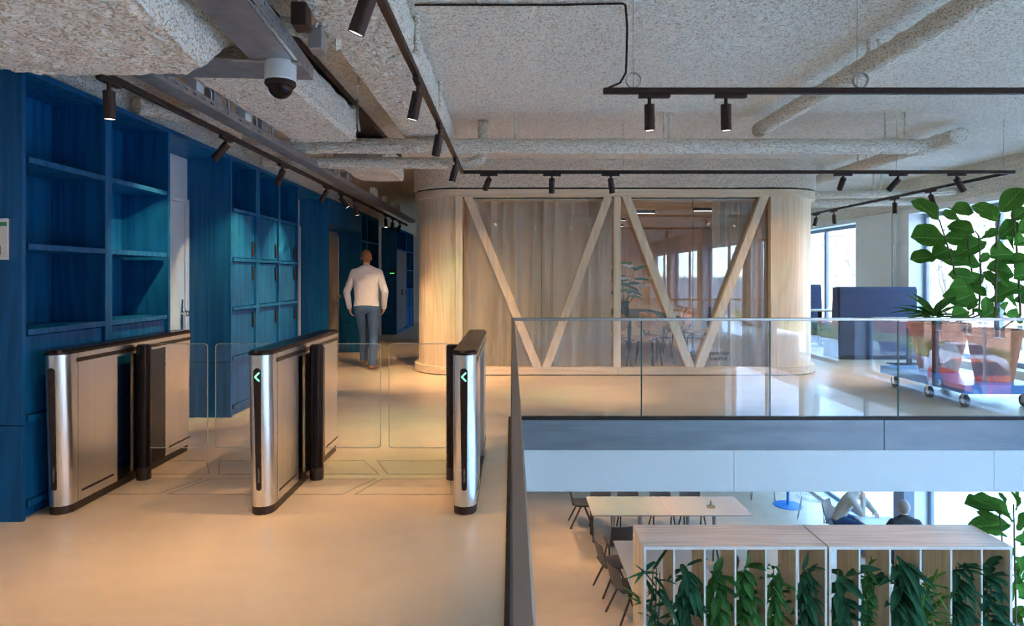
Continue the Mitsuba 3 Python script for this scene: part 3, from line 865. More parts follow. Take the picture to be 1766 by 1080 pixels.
def loft(lo, hi, z0, z1):
    return hull([(x, y, z0) for x, y in lo] + [(x, y, z1) for x, y in hi])


def turnstile(kind):
    t = Thing()
    ya, yb_, m0, m1 = 0.0, 1.56, .53, 1.13
    i0 = .034
    t.add('body', loft(plan(ya + i0, m0, .075, 0), plan(ya, m0, .075, 0), .05, .958), 'mat_steel', 30, label='brushed stainless steel end column')
    t.add('body', loft(plan(m1, yb_ - i0, 0, .06), plan(m1, yb_, 0, .06), .05, .958), 'mat_steel', 30, label='brushed stainless steel end column')
    t.add('bridge', box(-GW / 2, GW / 2, m0, m1, .885, .958), 'mat_steel')
    t.add('top_cap', cat_(loft(plan(ya - .006, yb_ + .006, .085, .07, GW + .008), plan(ya - .006, yb_ + .006, .085, .07, GW + .008), .958, .972), loft(plan(ya - .006, yb_ + .006, .085, .07, GW + .008), plan(ya + .008, yb_ - .008, .08, .07, GW - .014), .972, GH)), 'mat_gloss', 20, label='glossy black top cap')
    t.add('plinth', loft(plan(ya + i0 + .006, yb_ - i0 - .006, .075, .06, GW - .006), plan(ya + i0 + .006, yb_ - i0 - .006, .075, .06, GW - .006), 0, .05), 'mat_plinth', 30)
    for s in (-1, 1):
        x = s * GW / 2
        t.add('sensor_strip', extrude(stadium(.12, 1.52, .902, .928), .004, 'x', x - .002), 'mat_smoke')
        for a, b in ((.17, .49), (1.18, 1.50)):
            t.add('slot', extrude(stadium(a, b, .10, .113), .004, 'x', x - .002), 'mat_plinth')
        t.add('seam', box(x - .001, x + .0012, .135, .137, .05, .958), 'mat_plinth')
        t.add('side_glass', quad((x * .8, m0, .05), (x * .8, m1, .05), (x * .8, m1, .885), (x * .8, m0, .885)), 'mat_pane')
    # front window: follows the leaning front face
    sl = -i0 / .908
    poly = sg.Polygon([(-.022, .86)] + [(.022 * -math.cos(q), .86 + .022 * math.sin(q)) for q in np.linspace(0, math.pi, 9)] + [(.022, .86), (.0155, .165)] + [(.0155 * math.cos(q), .165 - .0155 * math.sin(q)) for q in np.linspace(0, math.pi, 9)] + [(-.0155, .165)])
    fw = extrude(poly, .006, 'y', 0)
    v = fw.vertices.copy()
    v[:, 1] += i0 + sl * (v[:, 2] - .05) - .002
    fw.vertices = v
    fs = t.add('front_window', fw, 'mat_smoke', label='tall dark rounded window in the front')

    def fy(z):
        return i0 + sl * (z - .05) - .0035
    if kind != 'plain':
        ch = sg.LineString([(.011, .853), (-.012, .83), (.011, .807)]).buffer(.0048, cap_style=1)
        t.add('arrow', extrude(ch, .003, 'y', fy(.83)), 'mat_white', parent=fs, emit=(.12, 2.6, .75), label='glowing green arrow pointing left')
    tm = meshkit.text_mesh('boonedam', .012, .001, False)
    M = T().translate([.006, fy(.2) - .001, .2]) @ XZ @ T().rotate([0, 0, 1], 90)
    t.add('lettering', tm, 'mat_wire', parent=fs, tw=M)
    yc = .735
    px_ = {'plain': (1,), 'mid': (-1, 1), 'right': (-1,)}[kind]
    for s in px_:
        x = s * (GW / 2 + .06)
        pk = t.add('wing_post', cat_(cyl((x, yc, .09), (x, yc, .935), .047, 28), cyl((x, yc, .935), (x, yc, .945), .04, 28)), 'mat_gloss', 40, label='glossy black cylindrical wing post')
        t.add('post_foot', cyl((x, yc, 0), (x, yc, .088), .0475, 28), 'mat_plinth', 40)
        t.add('post_bracket', box(s * .02, s * (GW / 2 + .003), yc + .03, m1 - .004, .05, .885), 'mat_gloss')
        a, b = x + s * .03, x + s * .452
        g = sg.box(min(a, b), .217, max(a, b), .953)
        g = g.buffer(-.025).buffer(.025, 6)
        pl = np.array(g.exterior.coords)
        tri = trimesh.creation.triangulate_polygon(g, engine='earcut')
        vv = np.stack([tri[0][:, 0], np.full(len(tri[0]), yc), tri[0][:, 1]], 1)
        wk = t.add('glass_wing', trimesh.Trimesh(vv, tri[1], process=False), 'mat_pane', label='clear swing glass panel')
        rim = g.difference(g.buffer(-.004))
        t.add('pane_edge', extrude(rim, .008, 'y', yc - .004), 'mat_rim', parent=wk)
    return t


mat('rim', {'type': 'principled', 'base_color': RGB((0.42, 0.45, 0.42)), 'roughness': 0.2})
YG = 3.795
for kind, x, lab in (('plain', -2.718, 'leftmost stainless turnstile, beside the blue shelf unit'), ('mid', -1.501, 'middle stainless turnstile with a green arrow and glass wings on both sides'), ('right', -.281, 'rightmost stainless turnstile with a green arrow, beside the glass balustrade')):
    place('turnstile', turnstile(kind), lab, 'turnstile', 'turnstiles', tw=T().translate([x, YG, 0]))
# thin inlaid joints around floor plates
def plate_outline(pts):
    pg = sg.Polygon([floor_px(u, v) for u, v in pts])
    return extrude(pg.exterior.buffer(.004, join_style=2).intersection(pg.buffer(.01)), .0015)


plates = [[(552, 795), (628, 795), (653, 818), (540, 818)], [(651, 795), (777, 795), (780, 818), (668, 818)], [(520, 826), (648, 826), (590, 853), (480, 853)], [(660, 826), (776, 826), (779, 853), (612, 853)]]
plain('joint', (.33, .265, .185), .6)
for lane in (0, 1):
    for k, p in enumerate(plates):
        m = plate_outline(p)
        if lane:
            m.apply_translation((-1.219, 0, 0))
        solid('floor_hatch', m, 'mat_joint', f'{["far left", "far right", "near left", "near right"][k]} inlaid floor plate in the {["right", "left"][lane]} turnstile lane', 'floor plate', group='floor plates between the turnstiles')

# ---------------------------------------------------------------- leaves
def leaf_mesh(prof, droop=.18, fold=.10, wave=.03, wn=9, nx=10, ny=6):
    V, U, Fc = [], [], []
    for i in range(nx + 1):
        x = i / nx
        w = prof(x)
        for j in range(ny + 1):
            v = j / ny * 2 - 1
            z = -droop * x * x + fold * abs(v) * w * 2 + wave * abs(v) ** 2 * math.sin(wn * x + 2 * v)
            V.append((x, v * w, z)); U.append((x, (v + 1) / 2))
    for i in range(nx):
        for j in range(ny):
            a = i * (ny + 1) + j
            Fc += [[a, a + ny + 1, a + ny + 2], [a, a + ny + 2, a + 1]]
    return trimesh.Trimesh(np.array(V), Fc, process=False), np.array(U)


def fig_prof(x):
    return .05 * (1 - x) + .30 * math.sin(math.pi * min(1, x ** 1.05)) ** .75 * (.62 + .55 * x) if 0 < x < 1 else .004


def lance_prof(x):
    return .115 * math.sin(math.pi * min(.999, .03 + .97 * x) ** .8) ** .9 + .002


def oval_prof(x):
    return .21 * math.sin(math.pi * min(.999, .02 + .98 * x)) ** .85 + .003


def strap_prof(x):
    return .055 * math.sin(math.pi * min(.999, .04 + .95 * x) ** .7) ** .6 + .002


LEAF = {}


def leaf_dict(kind, m, v=0):
    k = (kind, m, v)
    if k not in LEAF:
        pf, dr_, fo, wa, wn = {'fig': (fig_prof, (.20, .02, .34)[v % 3], .22, .05, 11), 'lance': (lance_prof, (.22, .45, .1)[v % 3], .2, .006, 8), 'oval': (oval_prof, (.2, .35, .08)[v % 3], .15, .012, 8), 'strap': (strap_prof, (.35, .75, .15)[v % 3], .3, .004, 6)}[kind]
        msh, uv = leaf_mesh(pf, dr_, fo, wa, wn, 11 if kind != 'fig' else 12, 4 if kind != 'fig' else 8)
        LEAF[k] = mikit.ply(msh, 'mat_' + m, True, uv=uv)
    return LEAF[k]


def leaf_to(t, kind, m, base, tip, upv=(0, -.5, .8), v=0, wid=1.0, parent=None):
    base, tip = np.array(base, float), np.array(tip, float)
    L = np.linalg.norm(tip - base)
    d = (tip - base) / L
    up_ = np.array(upv, float)
    if abs(np.dot(up_, d)) > .95 * np.linalg.norm(up_):
        up_ = up_ + [.3, -.4, .2]
    t.ref('leaf', leaf_dict(kind, m, v), parent, tw=frame(base, d, up_, L, L * wid))


# ---------------------------------------------------------------- trolley, pots, fiddle-leaf figs
t = Thing()
TX0, TX1, TY0, TY1 = 4.87, 5.75, 6.92, 8.5
t.add('deck', cat_(box(TX0, TX1, TY0, TY1, .235, .255, .004), box(TX0, TX0 + .015, TY0, TY1, .16, .25, .003), box(TX1 - .015, TX1, TY0, TY1, .16, .25, .003), box(TX0, TX1, TY0, TY0 + .015, .16, .25, .003), box(TX0, TX1, TY1 - .015, TY1, .16, .25, .003)), 'mat_trolley')
for x, y in ((TX0 + .1, TY0 + .14), (TX0 + .1, TY1 - .16), (TX0 + .06, 7.6), (TX1 - .12, TY0 + .14), (TX1 - .12, TY1 - .16)):
    t.add('fork', cat_(box(x - .03, x + .03, y - .035, y + .035, .145, .158), box(x - .026, x - .022, y - .02, y + .02, .06, .15), box(x + .022, x + .026, y - .02, y + .02, .06, .15)), 'mat_chrome')
    w = t.add('wheel', cyl((x - .017, y, .066), (x + .017, y, .066), .066, 24), 'mat_rubber', 40)
    t.add('hub', cyl((x - .02, y, .066), (x + .02, y, .066), .035, 18), 'mat_brass', 40, w)
place('platform_trolley', t, 'blue platform trolley on castors carrying the potted fig trees', 'trolley')


def pot(x, y, z0, r0, r1, h):
    t = Thing()
    t.add('body', lathe([(0, 0), (r0, 0), (r0 + .01, .01), (r1 - .015, h - .09), (r1, h - .085), (r1 + .012, h - .02), (r1 + .006, h), (r1 - .03, h), (r1 - .035, h - .05), (0, h - .06)], 40), 'mat_terracotta', 30)
    t.add('soil', lathe([(0, h - .04), (r1 - .034, h - .045), (r1 - .034, h - .056), (0, h - .058)], 24), 'mat_soil')
    return t, T().translate([x, y, z0])


for i, (x, y, r0, r1, h) in enumerate(((5.32, 8.02, .20, .33, .60), (5.45, 7.27, .17, .27, .58))):
    t, M = pot(x, y, .255, r0, r1, h)
    place('plant_pot', t, ['large terracotta pot at the far end of the blue trolley', 'terracotta pot at the near end of the blue trolley'][i], 'pot', tw=M)


def C8(u, v, d):
    return px(1540 + u / 4.32, 310 + v / 4.32, d)


fig1 = [  # base, tip (crop coordinates), variant
    ((345, 300), (170, 140), 0), ((470, 250), (430, 190), 2), ((600, 240), (440, 210), 1), ((800, 310), (620, 175), 0), ((610, 390), (440, 320), 2), ((405, 445), (135, 425), 1),
    ((620, 460), (395, 415), 0), ((430, 515), (290, 575), 1), ((330, 575), (128, 592), 1), ((660, 640), (380, 560), 0), ((685, 460), (500, 520), 2), ((640, 615), (718, 545), 0),
    ((620, 745), (412, 705), 1), ((665, 705), (515, 790), 2), ((630, 890), (412, 850), 0), ((690, 985), (705, 880), 0), ((790, 960), (660, 1025), 2), ((500, 300), (365, 255), 1)]
fig2 = [((800, 240), (970, 60), 0), ((790, 440), (965, 295), 2), ((720, 570), (945, 530), 0), ((700, 650), (890, 690), 1), ((775, 790), (672, 690), 1), ((780, 870), (985, 745), 2), ((800, 850), (950, 930), 0),
        ((760, 300), (640, 250), 1), ((700, 430), (780, 360), 0), ((880, 300), (1020, 200), 0), ((900, 480), (1050, 420), 2), ((860, 620), (1020, 560), 0), ((900, 730), (1060, 680), 1), ((930, 380), (1060, 330), 1),
        ((850, 180), (1010, 130), 1), ((760, 700), (880, 790), 0), ((560, 980), (440, 1010), 1), ((900, 900), (1040, 880), 2), ((600, 850), (470, 900), 1), ((640, 930), (540, 950), 2), ((560, 800), (450, 790), 0), ((720, 900), (840, 880), 1), ((800, 930), (880, 1000), 2), ((670, 1000), (600, 960), 0), ((900, 650), (1000, 640), 1), ((840, 420), (900, 520), 1), ((700, 380), (660, 470), 2), ((840, 1000), (960, 1040), 1), ((700, 860), (600, 800), 0), ((890, 560), (800, 640), 2), ((860, 760), (760, 830), 1)]
for fi, (lst, (x, y), stems, lab) in enumerate(((fig1, (5.36, 7.95), [[(470, 1000), (480, 780), (440, 600), (390, 440), (345, 300)], [(640, 1010), (655, 700), (640, 420), (610, 380)], [(600, 1000), (590, 700), (560, 500), (540, 300)]], 'fiddle-leaf fig in the far pot of the trolley, its leaves in front of the window'),
                                                (fig2, (5.50, 7.25), [[(760, 1010), (770, 700), (770, 400), (800, 250)], [(950, 1010), (930, 600), (900, 300), (880, 180)]], 'fiddle-leaf fig in the near pot of the trolley at the right edge'))):
    t = Thing()
    r = random.Random(3 + fi)
    for k, st in enumerate(stems):
        p = [np.array([x + .05 * (k - 1), y + .03 * k, .80])] + [C8(u, v, y + .08 * (k - 1)) for u, v in st]
        q = np.array(p)
        t.add('stem', tube(q, np.linspace(.013, .006, len(q)), 8), 'mat_stem', True)
    for (b, e, v) in lst:
        d = y + r.uniform(-.22, .22)
        up_ = (r.uniform(-.35, .35), r.uniform(-1.3, -.7), r.uniform(.35, .9))
        leaf_to(t, 'fig', 'leaf_fig', C8(*b, d), C8(*e, d + r.uniform(-.14, .10)), up_, v, r.uniform(1.1, 1.4))
    place('fiddle_leaf_fig', t, lab, 'plant')
t = Thing()
r = random.Random(11)
c = np.array([5.12, 7.8, .93])
for k in range(38):
    a, el = r.uniform(0, 2 * math.pi), r.uniform(-.15, .9)
    d = np.array([math.cos(a) * math.cos(el), math.sin(a) * math.cos(el), math.sin(el)])
    L = r.uniform(.26, .50)
    leaf_to(t, 'lance', r.choice(['leaf_light', 'leaf_mid', 'leaf_mid']), c + d * .05, c + d * L, (0, 0, 1), r.randrange(3), 1.1)
t.add('stem', tube([(5.2, 7.95, .80), (5.15, 7.88, .86), c], .012, 8), 'mat_stem', True)
place('leafy_plant', t, 'low bushy plant with pointed leaves left of the fig trees on the trolley', 'plant')

# ---------------------------------------------------------------- booths upstairs
def booth(x0, x1, y, face, label, wing=True):
    t = Thing()
    s = face
    t.add('back', hull([(x, y + s * b, z) for x in (x0, x1) for b, z in ((0, .08), (.26, .08), (.03, 1.25), (.17, 1.25), (0.0, 1.2), (.2, 1.2))]), 'mat_navy', 25)
    t.add('seat', box(x0 + .02, x1 - .02, y + s * .24, y + s * .78, .28, .46, .03), 'mat_navy', 40)
    t.add('base', box(x0 + .05, x1 - .05, y + s * .1, y + s * .7, .0, .28, .005), 'mat_black')
    if wing:
        t.add('side_wing', hull([(x0 - .03, y + s * .0, .05), (x0 + .01, y + s * .0, .05), (x0 - .03, y + s * .27, .05), (x0 + .01, y + s * .27, .05), (x0 - .03, y + s * .05, 1.24), (x0 + .01, y + s * .05, 1.24), (x0 - .03, y + s * .2, 1.24), (x0 + .01, y + s * .2, 1.24)]), 'mat_navy')
    place('booth_sofa', t, label, 'sofa')


booth(5.62, 6.93, 11.0, 1, 'navy high-backed booth sofa with its back to the balustrade')
booth(5.75, 6.93, 14.6, -1, 'navy high-backed booth sofa beyond the first, seen beside the pod')


def small_table(x0, x1, y0, y1, label):
    t = Thing()
    t.add('top', box(x0, x1, y0, y1, .722, .75, .005), 'mat_cream')
    t.add('leg', box((x0 + x1) / 2 - .03, (x0 + x1) / 2 + .03, (y0 + y1) / 2 - .03, (y0 + y1) / 2 + .03, .012, .722), 'mat_black')
    t.add('foot', box((x0 + x1) / 2 - .25, (x0 + x1) / 2 + .25, (y0 + y1) / 2 - .2, (y0 + y1) / 2 + .2, 0, .012, .003), 'mat_black')
    place('booth_table', t, label, 'table')


small_table(6.0, 6.85, 10.05, 10.75, 'pale table in front of the navy booth sofa')
small_table(5.85, 6.85, 12.95, 13.55, 'pale table between the two navy booth sofas')

# ---------------------------------------------------------------- furniture in the pod
t = Thing()
t.add('top', extrude(sg.box(1.45, 10.9, 2.75, 13.4).buffer(.12, 8), .03, at=.72), 'mat_jacket', 30)
for x, y in ((1.8, 11.2), (2.4, 13.1)):
    t.add('leg', cyl((x, y, 0), (x, y, .72), .04, 14), 'mat_black', 40)
place('meeting_table', t, 'dark meeting table inside the glazed pod', 'table')


def shell_chair():
    t = Thing()
    th = np.linspace(0, 2 * np.pi, 28, endpoint=False)

    def shell(fn, thk=.012):
        P, n = [], 7
        for i in range(n):
            s = i / (n - 1)
            for a in th:
                P.append(fn(s * math.cos(a), s * math.sin(a)))
        Fc = []
        for i in range(n - 1):
            for j in range(28):
                a0, b0 = i * 28 + j, i * 28 + (j + 1) % 28
                Fc += [[a0, a0 + 28, b0 + 28], [a0, b0 + 28, b0]]
        m = trimesh.Trimesh(np.array(P), Fc)
        m.merge_vertices()
        v, f, nn = m.vertices, m.faces, m.vertex_normals
        k = len(v)
        edge = trimesh.grouping.group_rows(m.edges_sorted, require_count=1)
        sd = [[e[0], e[1], e[1] + k] for e in m.edges[edge]] + [[e[0], e[1] + k, e[0] + k] for e in m.edges[edge]]
        return trimesh.Trimesh(np.vstack([v, v - nn * thk]), np.vstack([f, f[:, ::-1] + k, np.array(sd)[:, ::-1]]), process=False)
    t.add('seat', shell(lambda a, b: (.21 * a, .02 + .20 * b, .45 + .03 * a * a - .02 * max(0, b) ** 2 + .02 * max(0, -b) ** 2)), 'mat_wood_shell', 50)
    t.add('backrest', shell(lambda a, b: (.20 * a * (1 - .18 * b), -.215 + .05 * a * a - .035 * b, .70 + .15 * b)), 'mat_wood_shell', 50)
    t.add('back_post', tube([(0, -.05, .435), (0, -.17, .46), (0, -.215, .56), (0, -.225, .68)], .011, 8), 'mat_black', True)
    for sx in (-1, 1):
        for sy in (-1, 1):
            t.add('leg', tube([(sx * .10, sy * .08 + .01, .435), (sx * .17, sy * .17 + .01, .40), (sx * .22, sy * .22 + .01, 0)], .0095, 8), 'mat_black', True)
    return t


sc = shell_chair()
for i, (x, y, a, lab) in enumerate(((1.62, 10.35, 20, 'wood shell chair nearest the pod glass by the table end'), (2.12, 10.25, 150, 'wood shell chair turned away at the near end of the pod table'), (2.35, 10.6, -65, 'wood shell chair with its back towards the centre of the pod'), (3.05, 11.7, 95, 'wood shell chair on the right side of the pod table, nearest'), (3.15, 12.5, 80, 'wood shell chair on the right side of the pod table, second'), (3.3, 11.2, 60, 'wood shell chair under the black jacket in the pod'), (3.75, 11.5, 120, 'wood shell chair beside the sheer curtain in the pod'))):
    place('shell_chair', sc, lab, 'chair', 'wood shell chairs in the pod', tw=at(x, y, 0, a))
jk = lumpy(hull([(-.24, -.28, .62), (.24, -.28, .62), (-.25, -.14, .62), (.25, -.14, .62), (-.22, -.25, .86), (.22, -.25, .86), (-.2, -.17, .88), (.2, -.17, .88), (-.27, -.2, .5), (.27, -.2, .5)]), .03, .03, 9, 3)
solid('jacket', jk, 'mat_jacket', 'black jacket hung over a shell chair in the pod', 'jacket', True, tw=at(3.3, 11.2, .03, 60))
t = Thing()
r = random.Random(5)
t.add('vase', lathe([(0, 0), (.06, 0), (.075, .05), (.06, .2), (.07, .26), (.06, .26), (.05, .2), (0, .02)], 24), 'mat_gloss', True)
for k in range(16):
    a, el = r.uniform(0, 2 * math.pi), r.uniform(.5, 1.4)
    d = np.array([math.cos(a) * math.cos(el), math.sin(a) * math.cos(el), math.sin(el)])
    L = r.uniform(.4, .75)
    e = np.array([0, 0, .2]) + d * L
    t.add('flower_stem', tube([(0, 0, .1), np.array([0, 0, .2]) + d * L * .5, e], .004, 6), 'mat_stem_green', True)
    if k < 7:
        for q in range(6):
            b = r.uniform(0, 6.28)
            leaf_to(t, 'lance', 'flower_yellow' if k == 0 else 'flower', e, e + np.array([math.cos(b) * .12, math.sin(b) * .12, .07]), (0, -.6, 1), q % 3, 2.2)
    else:
        for q in range(4):
            m_ = np.array([0, 0, .2]) + d * L * r.uniform(.5, 1)
            b = r.uniform(0, 6.28)
            leaf_to(t, 'lance', 'leaf_mid', m_, m_ + np.array([math.cos(b) * .24, math.sin(b) * .24, r.uniform(-.06, .14)]), (0, -.6, 1), q % 3, 1.5)
place('flower_vase', t, 'dark vase with a bouquet of lilies on the table in the pod', 'flowers', tw=at(1.95, 11.05, .75))
# ---------------------------------------------------------------- lower level
t = Thing()
PZ = -1.82
FY0, FY1 = 7.73, 8.42


def divider(x0, x1, nfin, label):
    t = Thing()
    t.add('top_panel', box(x0, x1, FY0 + .004, FY1, PZ - .035, PZ, .002), 'mat_ply_x')
    t.add('top_edge', box(x0, x1, FY0, FY0 + .005, PZ - .036, PZ - .001, .001), 'mat_ply_edge')
    for x in (x0, x1 - .032):
        t.add('side_panel', box(x, x + .032, FY0 + .004, FY1, ZL, PZ - .036, .002), 'mat_ply_z')
        t.add('panel_edge', box(x + .001, x + .031, FY0, FY0 + .005, ZL, PZ - .036, .001), 'mat_ply_edge')
    for k in range(1, nfin + 1):
        x = x0 + (x1 - x0) * k / (nfin + 1)
        t.add('fin', box(x - .013, x + .013, FY0 + .006, FY0 + .52, ZL + .7, PZ - .036, .002), 'mat_ply_z')
        t.add('panel_edge', box(x - .012, x + .012, FY0 + .002, FY0 + .007, ZL + .7, PZ - .037, .001), 'mat_ply_edge')
    t.add('trough', box(x0 + .034, x1 - .034, FY0 + .03, FY1 - .03, ZL + .05, ZL + .7, .004), 'mat_ply_x')
    place('planter_screen', t, label, 'room divider', 'plywood planter screens')


divider(1.588, 3.795, 5, 'pale plywood planter screen with upright fins, the left one of two')
divider(3.815, 6.02, 5, 'pale plywood planter screen with upright fins, the right one of two')
BX = [1.588 + (2.207 / 6) * (k + .5) for k in range(6)] + [3.815 + (2.205 / 6) * (k + .5) for k in range(6)]
PTYPE = [('strap', 'leaf_dark', .50, .07, 15, 'tall plant with broad strap leaves'), ('lance', 'leaf_dark', .42, .04, 26, 'plant with long hanging dark leaves'), ('oval', 'leaf_mid', .30, .03, 22, 'umbrella plant with broad leaflets'), ('oval', 'leaf_mid', .34, .03, 20, 'large umbrella plant with broad drooping leaflets'),
         ('lance', 'leaf_mid', .30, .04, 24, 'plant with thin striped hanging leaves'), ('lance', 'leaf_dark', .34, .05, 30, 'dense plant with dark blue-green leaves'), ('oval', 'leaf_dark', .42, .03, 14, 'peace lily with broad dark leaves'), ('oval', 'leaf_mid', .13, .03, 60, 'small-leaved trailing plant'),
         ('lance', 'leaf_dark', .50, .04, 30, 'plant with long blue-green lance leaves'), ('strap', 'leaf_light', .40, .04, 24, 'light green spider plant'), ('lance', 'leaf_dark', .38, .05, 22, 'dark plant with long pointed leaves'), ('oval', 'leaf_dark', .34, .04, 18, 'rubber plant with broad glossy leaves')]
for i, (kd, m, L, w, n, lab) in enumerate(PTYPE):
    t = Thing()
    r = random.Random(40 + i)
    x, y = BX[i] + r.uniform(-.03, .03), FY0 + .12
    zt = {0: -2.08, 1: -2.1, 7: -2.15, 8: -1.98, 9: -2.35, 10: -2.1}.get(i, -2.16)
    for q in range(3):
        t.add('stem', tube([(x + .03 * (q - 1), y + .1, -2.93), (x + .05 * (q - 1), y + .05, -2.6), (x + .04 * (q - 1), y, zt - .05 * q)], [.012, .01, .006], 7), 'mat_stem_green', True)
    n = int(n * 2.3)
    for k in range(n):
        z = zt - (zt + 3.0) * (k / n) ** 1.1 + r.uniform(-.04, .06)
        a = r.gauss(-math.pi / 2, 1.1)
        el = r.uniform(-.9, .35) if kd != 'strap' else r.uniform(-.1, 1.1)
        if k < 3:
            el = abs(el) + .3
        d = np.array([math.cos(a) * math.cos(el) * .8, math.sin(a) * math.cos(el), math.sin(el)])
        b = np.array([x + r.uniform(-.05, .05), y + r.uniform(-.03, .08), z])
        ll = L * r.uniform(.6, 1.05)
        if (b + d * ll)[2] > PZ - .08 or (b + d * ll)[1] > FY1 - .05:
            continue
        leaf_to(t, kd, m, b, b + d * ll, (0, -.25, 1), r.randrange(3), 0.95 if kd == 'oval' else 1.05)
    place('potted_plant', t, f'{lab}, in bay {["one", "two", "three", "four", "five", "six"][i % 6]} of the {"left" if i < 6 else "right"} plywood screen', 'plant')
# fig beside the screen
t = Thing()
r = random.Random(21)
low = [((1742, 1020), (1716, 1000), 1), ((1760, 940), (1795, 910), 0), ((1738, 965), (1710, 985), 0), ((1756, 870), (1740, 842), 1), ((1765, 1045), (1740, 1075), 2), ((1746, 1005), (1720, 1040), 1), ((1728, 890), (1706, 862), 2), ((1748, 900), (1690, 850), 0), ((1740, 886), (1664, 868), 1), ((1742, 905), (1675, 904), 2), ((1752, 880), (1758, 846), 0), ((1738, 925), (1705, 920), 1), ((1755, 915), (1785, 880), 0), ((1750, 930), (1790, 935), 1), ((1752, 960), (1775, 1000), 2), ((1748, 985), (1790, 960), 0), ((1750, 1010), (1780, 1040), 1), ((1756, 1030), (1800, 1010), 0), ((1748, 1050), (1775, 1085), 2), ((1720, 900), (1690, 880), 2), ((1758, 1060), (1800, 1070), 0), ((1750, 945), (1722, 965), 1), ((1756, 985), (1745, 1025), 0), ((1735, 870), (1722, 850), 1), ((1762, 1000), (1790, 985), 2)]
fx, fy_ = 6.45, 8.25
for k, (u0, u1) in enumerate(((1740, 1722), (1752, 1748))):
    t.add('stem', tube([(fx + .05 * k, fy_ + .05, ZL + .35), px(u0, 1050, fy_ + .03 * k), px(u1, 870, fy_)], [.014, .011, .007], 8), 'mat_stem', True)
for b, e, v in low:
    d = fy_ + r.uniform(-.2, .2)
    leaf_to(t, 'fig', 'leaf_fig', px(*b, d), px(*e, d + r.uniform(-.1, .1)), (r.uniform(-.3, .3), r.uniform(-1.2, -.3), 1), v, r.uniform(.75, 1.0))
place('fiddle_leaf_fig', t, 'fiddle-leaf fig on the lower level at the right end of the plywood screens', 'plant')
t, M = pot(fx, fy_ + .05, ZL, .17, .24, .45)
place('plant_pot', t, 'terracotta pot on the lower floor beside the plywood screens', 'pot', tw=M)


def long_table(x0, x1, y0, y1, legs, label, group='long pale tables on the lower level'):
    t = Thing()
    t.add('top', box(x0, x1, y0, y1, ZL + .715, ZL + .74, .004), 'mat_tabletop')
    for x, y in legs:
        lg = t.add('leg', cyl((x, y, ZL + .02), (x, y, ZL + .715), .036, 18), 'mat_wire', 40)
        t.add('foot', cyl((x, y, ZL), (x, y, ZL + .02), .16, 24), 'mat_wire', 40, lg)
    if x0 < 1.5:
        for s_ in (-.2, .2):
            t.add('trestle_leg', hull([(x0 + .06 + a, y0 + .75 + b, ZL + .7) for a in (0, .03) for b in (0, .03)] + [(x0 + .08 + a, y0 + .78 + s_ + b, ZL) for a in (0, .03) for b in (0, .03)]), 'mat_chair_leg')
    return place('long_table', t, label, 'table', group)


TY = 11.62
long_table(1.46, 2.86, TY, TY + 1.0, ((1.92, TY + .5), (2.42, TY + .5)), 'left half of the long pale table below the balustrade')
long_table(2.864, 4.36, TY, TY + 1.0, ((3.32, TY + .5), (3.82, TY + .5)), 'right half of the long pale table, with the small caddy on it')
long_table(1.66, 2.9, 7.9 + .62, 10.5, ((2.2, 8.9), (2.2, 10.1)), 'pale table behind the left plywood screen')


def a_chair():
    t = Thing()

    def sheet(fn, nx=9, ny=7, thk=.014):
        P = [fn(i / (nx - 1) * 2 - 1, j / (ny - 1)) for j in range(ny) for i in range(nx)]
        Fc = []
        for j in range(ny - 1):
            for i in range(nx - 1):
                a = j * nx + i
                Fc += [[a, a + 1, a + nx + 1], [a, a + nx + 1, a + nx]]
        m = trimesh.Trimesh(np.array(P), Fc, process=False)
        v, f, nn = m.vertices, m.faces, m.vertex_normals
        k = len(v)
        e = m.edges[trimesh.grouping.group_rows(m.edges_sorted, require_count=1)]
        sd = [[q[0] + k, q[1] + k, q[1]] for q in e] + [[q[0] + k, q[1], q[0]] for q in e]
        return trimesh.Trimesh(np.vstack([v, v - nn * thk]), np.vstack([f, f[:, ::-1] + k, np.array(sd)]), process=False)
    t.add('seat', sheet(lambda u, v: (.215 * u, -.19 + .42 * v, .455 + .012 * u * u + .03 * max(0, .25 - v) ** 1)), 'mat_chair_dark', 50)
    t.add('backrest', sheet(lambda u, v: (.215 * u * (1 - .05 * v), -.19 - .02 * math.sin(v * 1.5) - .075 * v + .03 * u * u, .47 + .34 * v)), 'mat_chair_dark', 50)
    for sx in (-1, 1):
        for y0, y1 in ((-.02, -.24), (.04, .22)):
            t.add('leg', hull([(sx * .185 + a, y0 + b, .44) for a in (-.011, .011) for b in (-.016, .016)] + [(sx * .225 + a, y1 + b, 0) for a in (-.010, .010) for b in (-.014, .014)]), 'mat_chair_leg')
        t.add('side_frame', box(sx * .185 - .012, sx * .185 + .012, -.1, .14, .425, .448), 'mat_chair_leg')
    return t


ac = a_chair()
G = 'dark chairs with A-frame legs on the lower level'
for x, y, a, lab in ((1.62, 10.35, -78, 'dark chair with A-frame legs at the left side of the near table, farther one'), (1.72, 9.55, -72, 'dark A-frame chair at the left side of the near table, closest to the screen'),
                     (1.86, 11.15, 8, 'black chair with its back to the viewer at the left end of the long table'), (1.42, 13.1, -90, 'dark chair half hidden under the floor edge at the far left'),
                     (2.62, 11.2, 0, 'second dark chair from the left with its back to the viewer at the long table'), (3.35, 11.2, 0, 'third dark chair with its back to the viewer at the long table'), (3.97, 11.2, 0, 'dark chair with its back to the viewer at the right end of the long table')):
    place('dining_chair', ac, lab, 'chair', G, tw=at(x, y, ZL, a))
for i, x in enumerate((1.8, 2.35, 3.0, 3.6)):
    place('dining_chair', ac, f'dark chair on the far side of the long table, {ORD[i]} from the left', 'chair', G, tw=at(x, TY + 1.16, ZL, 180))
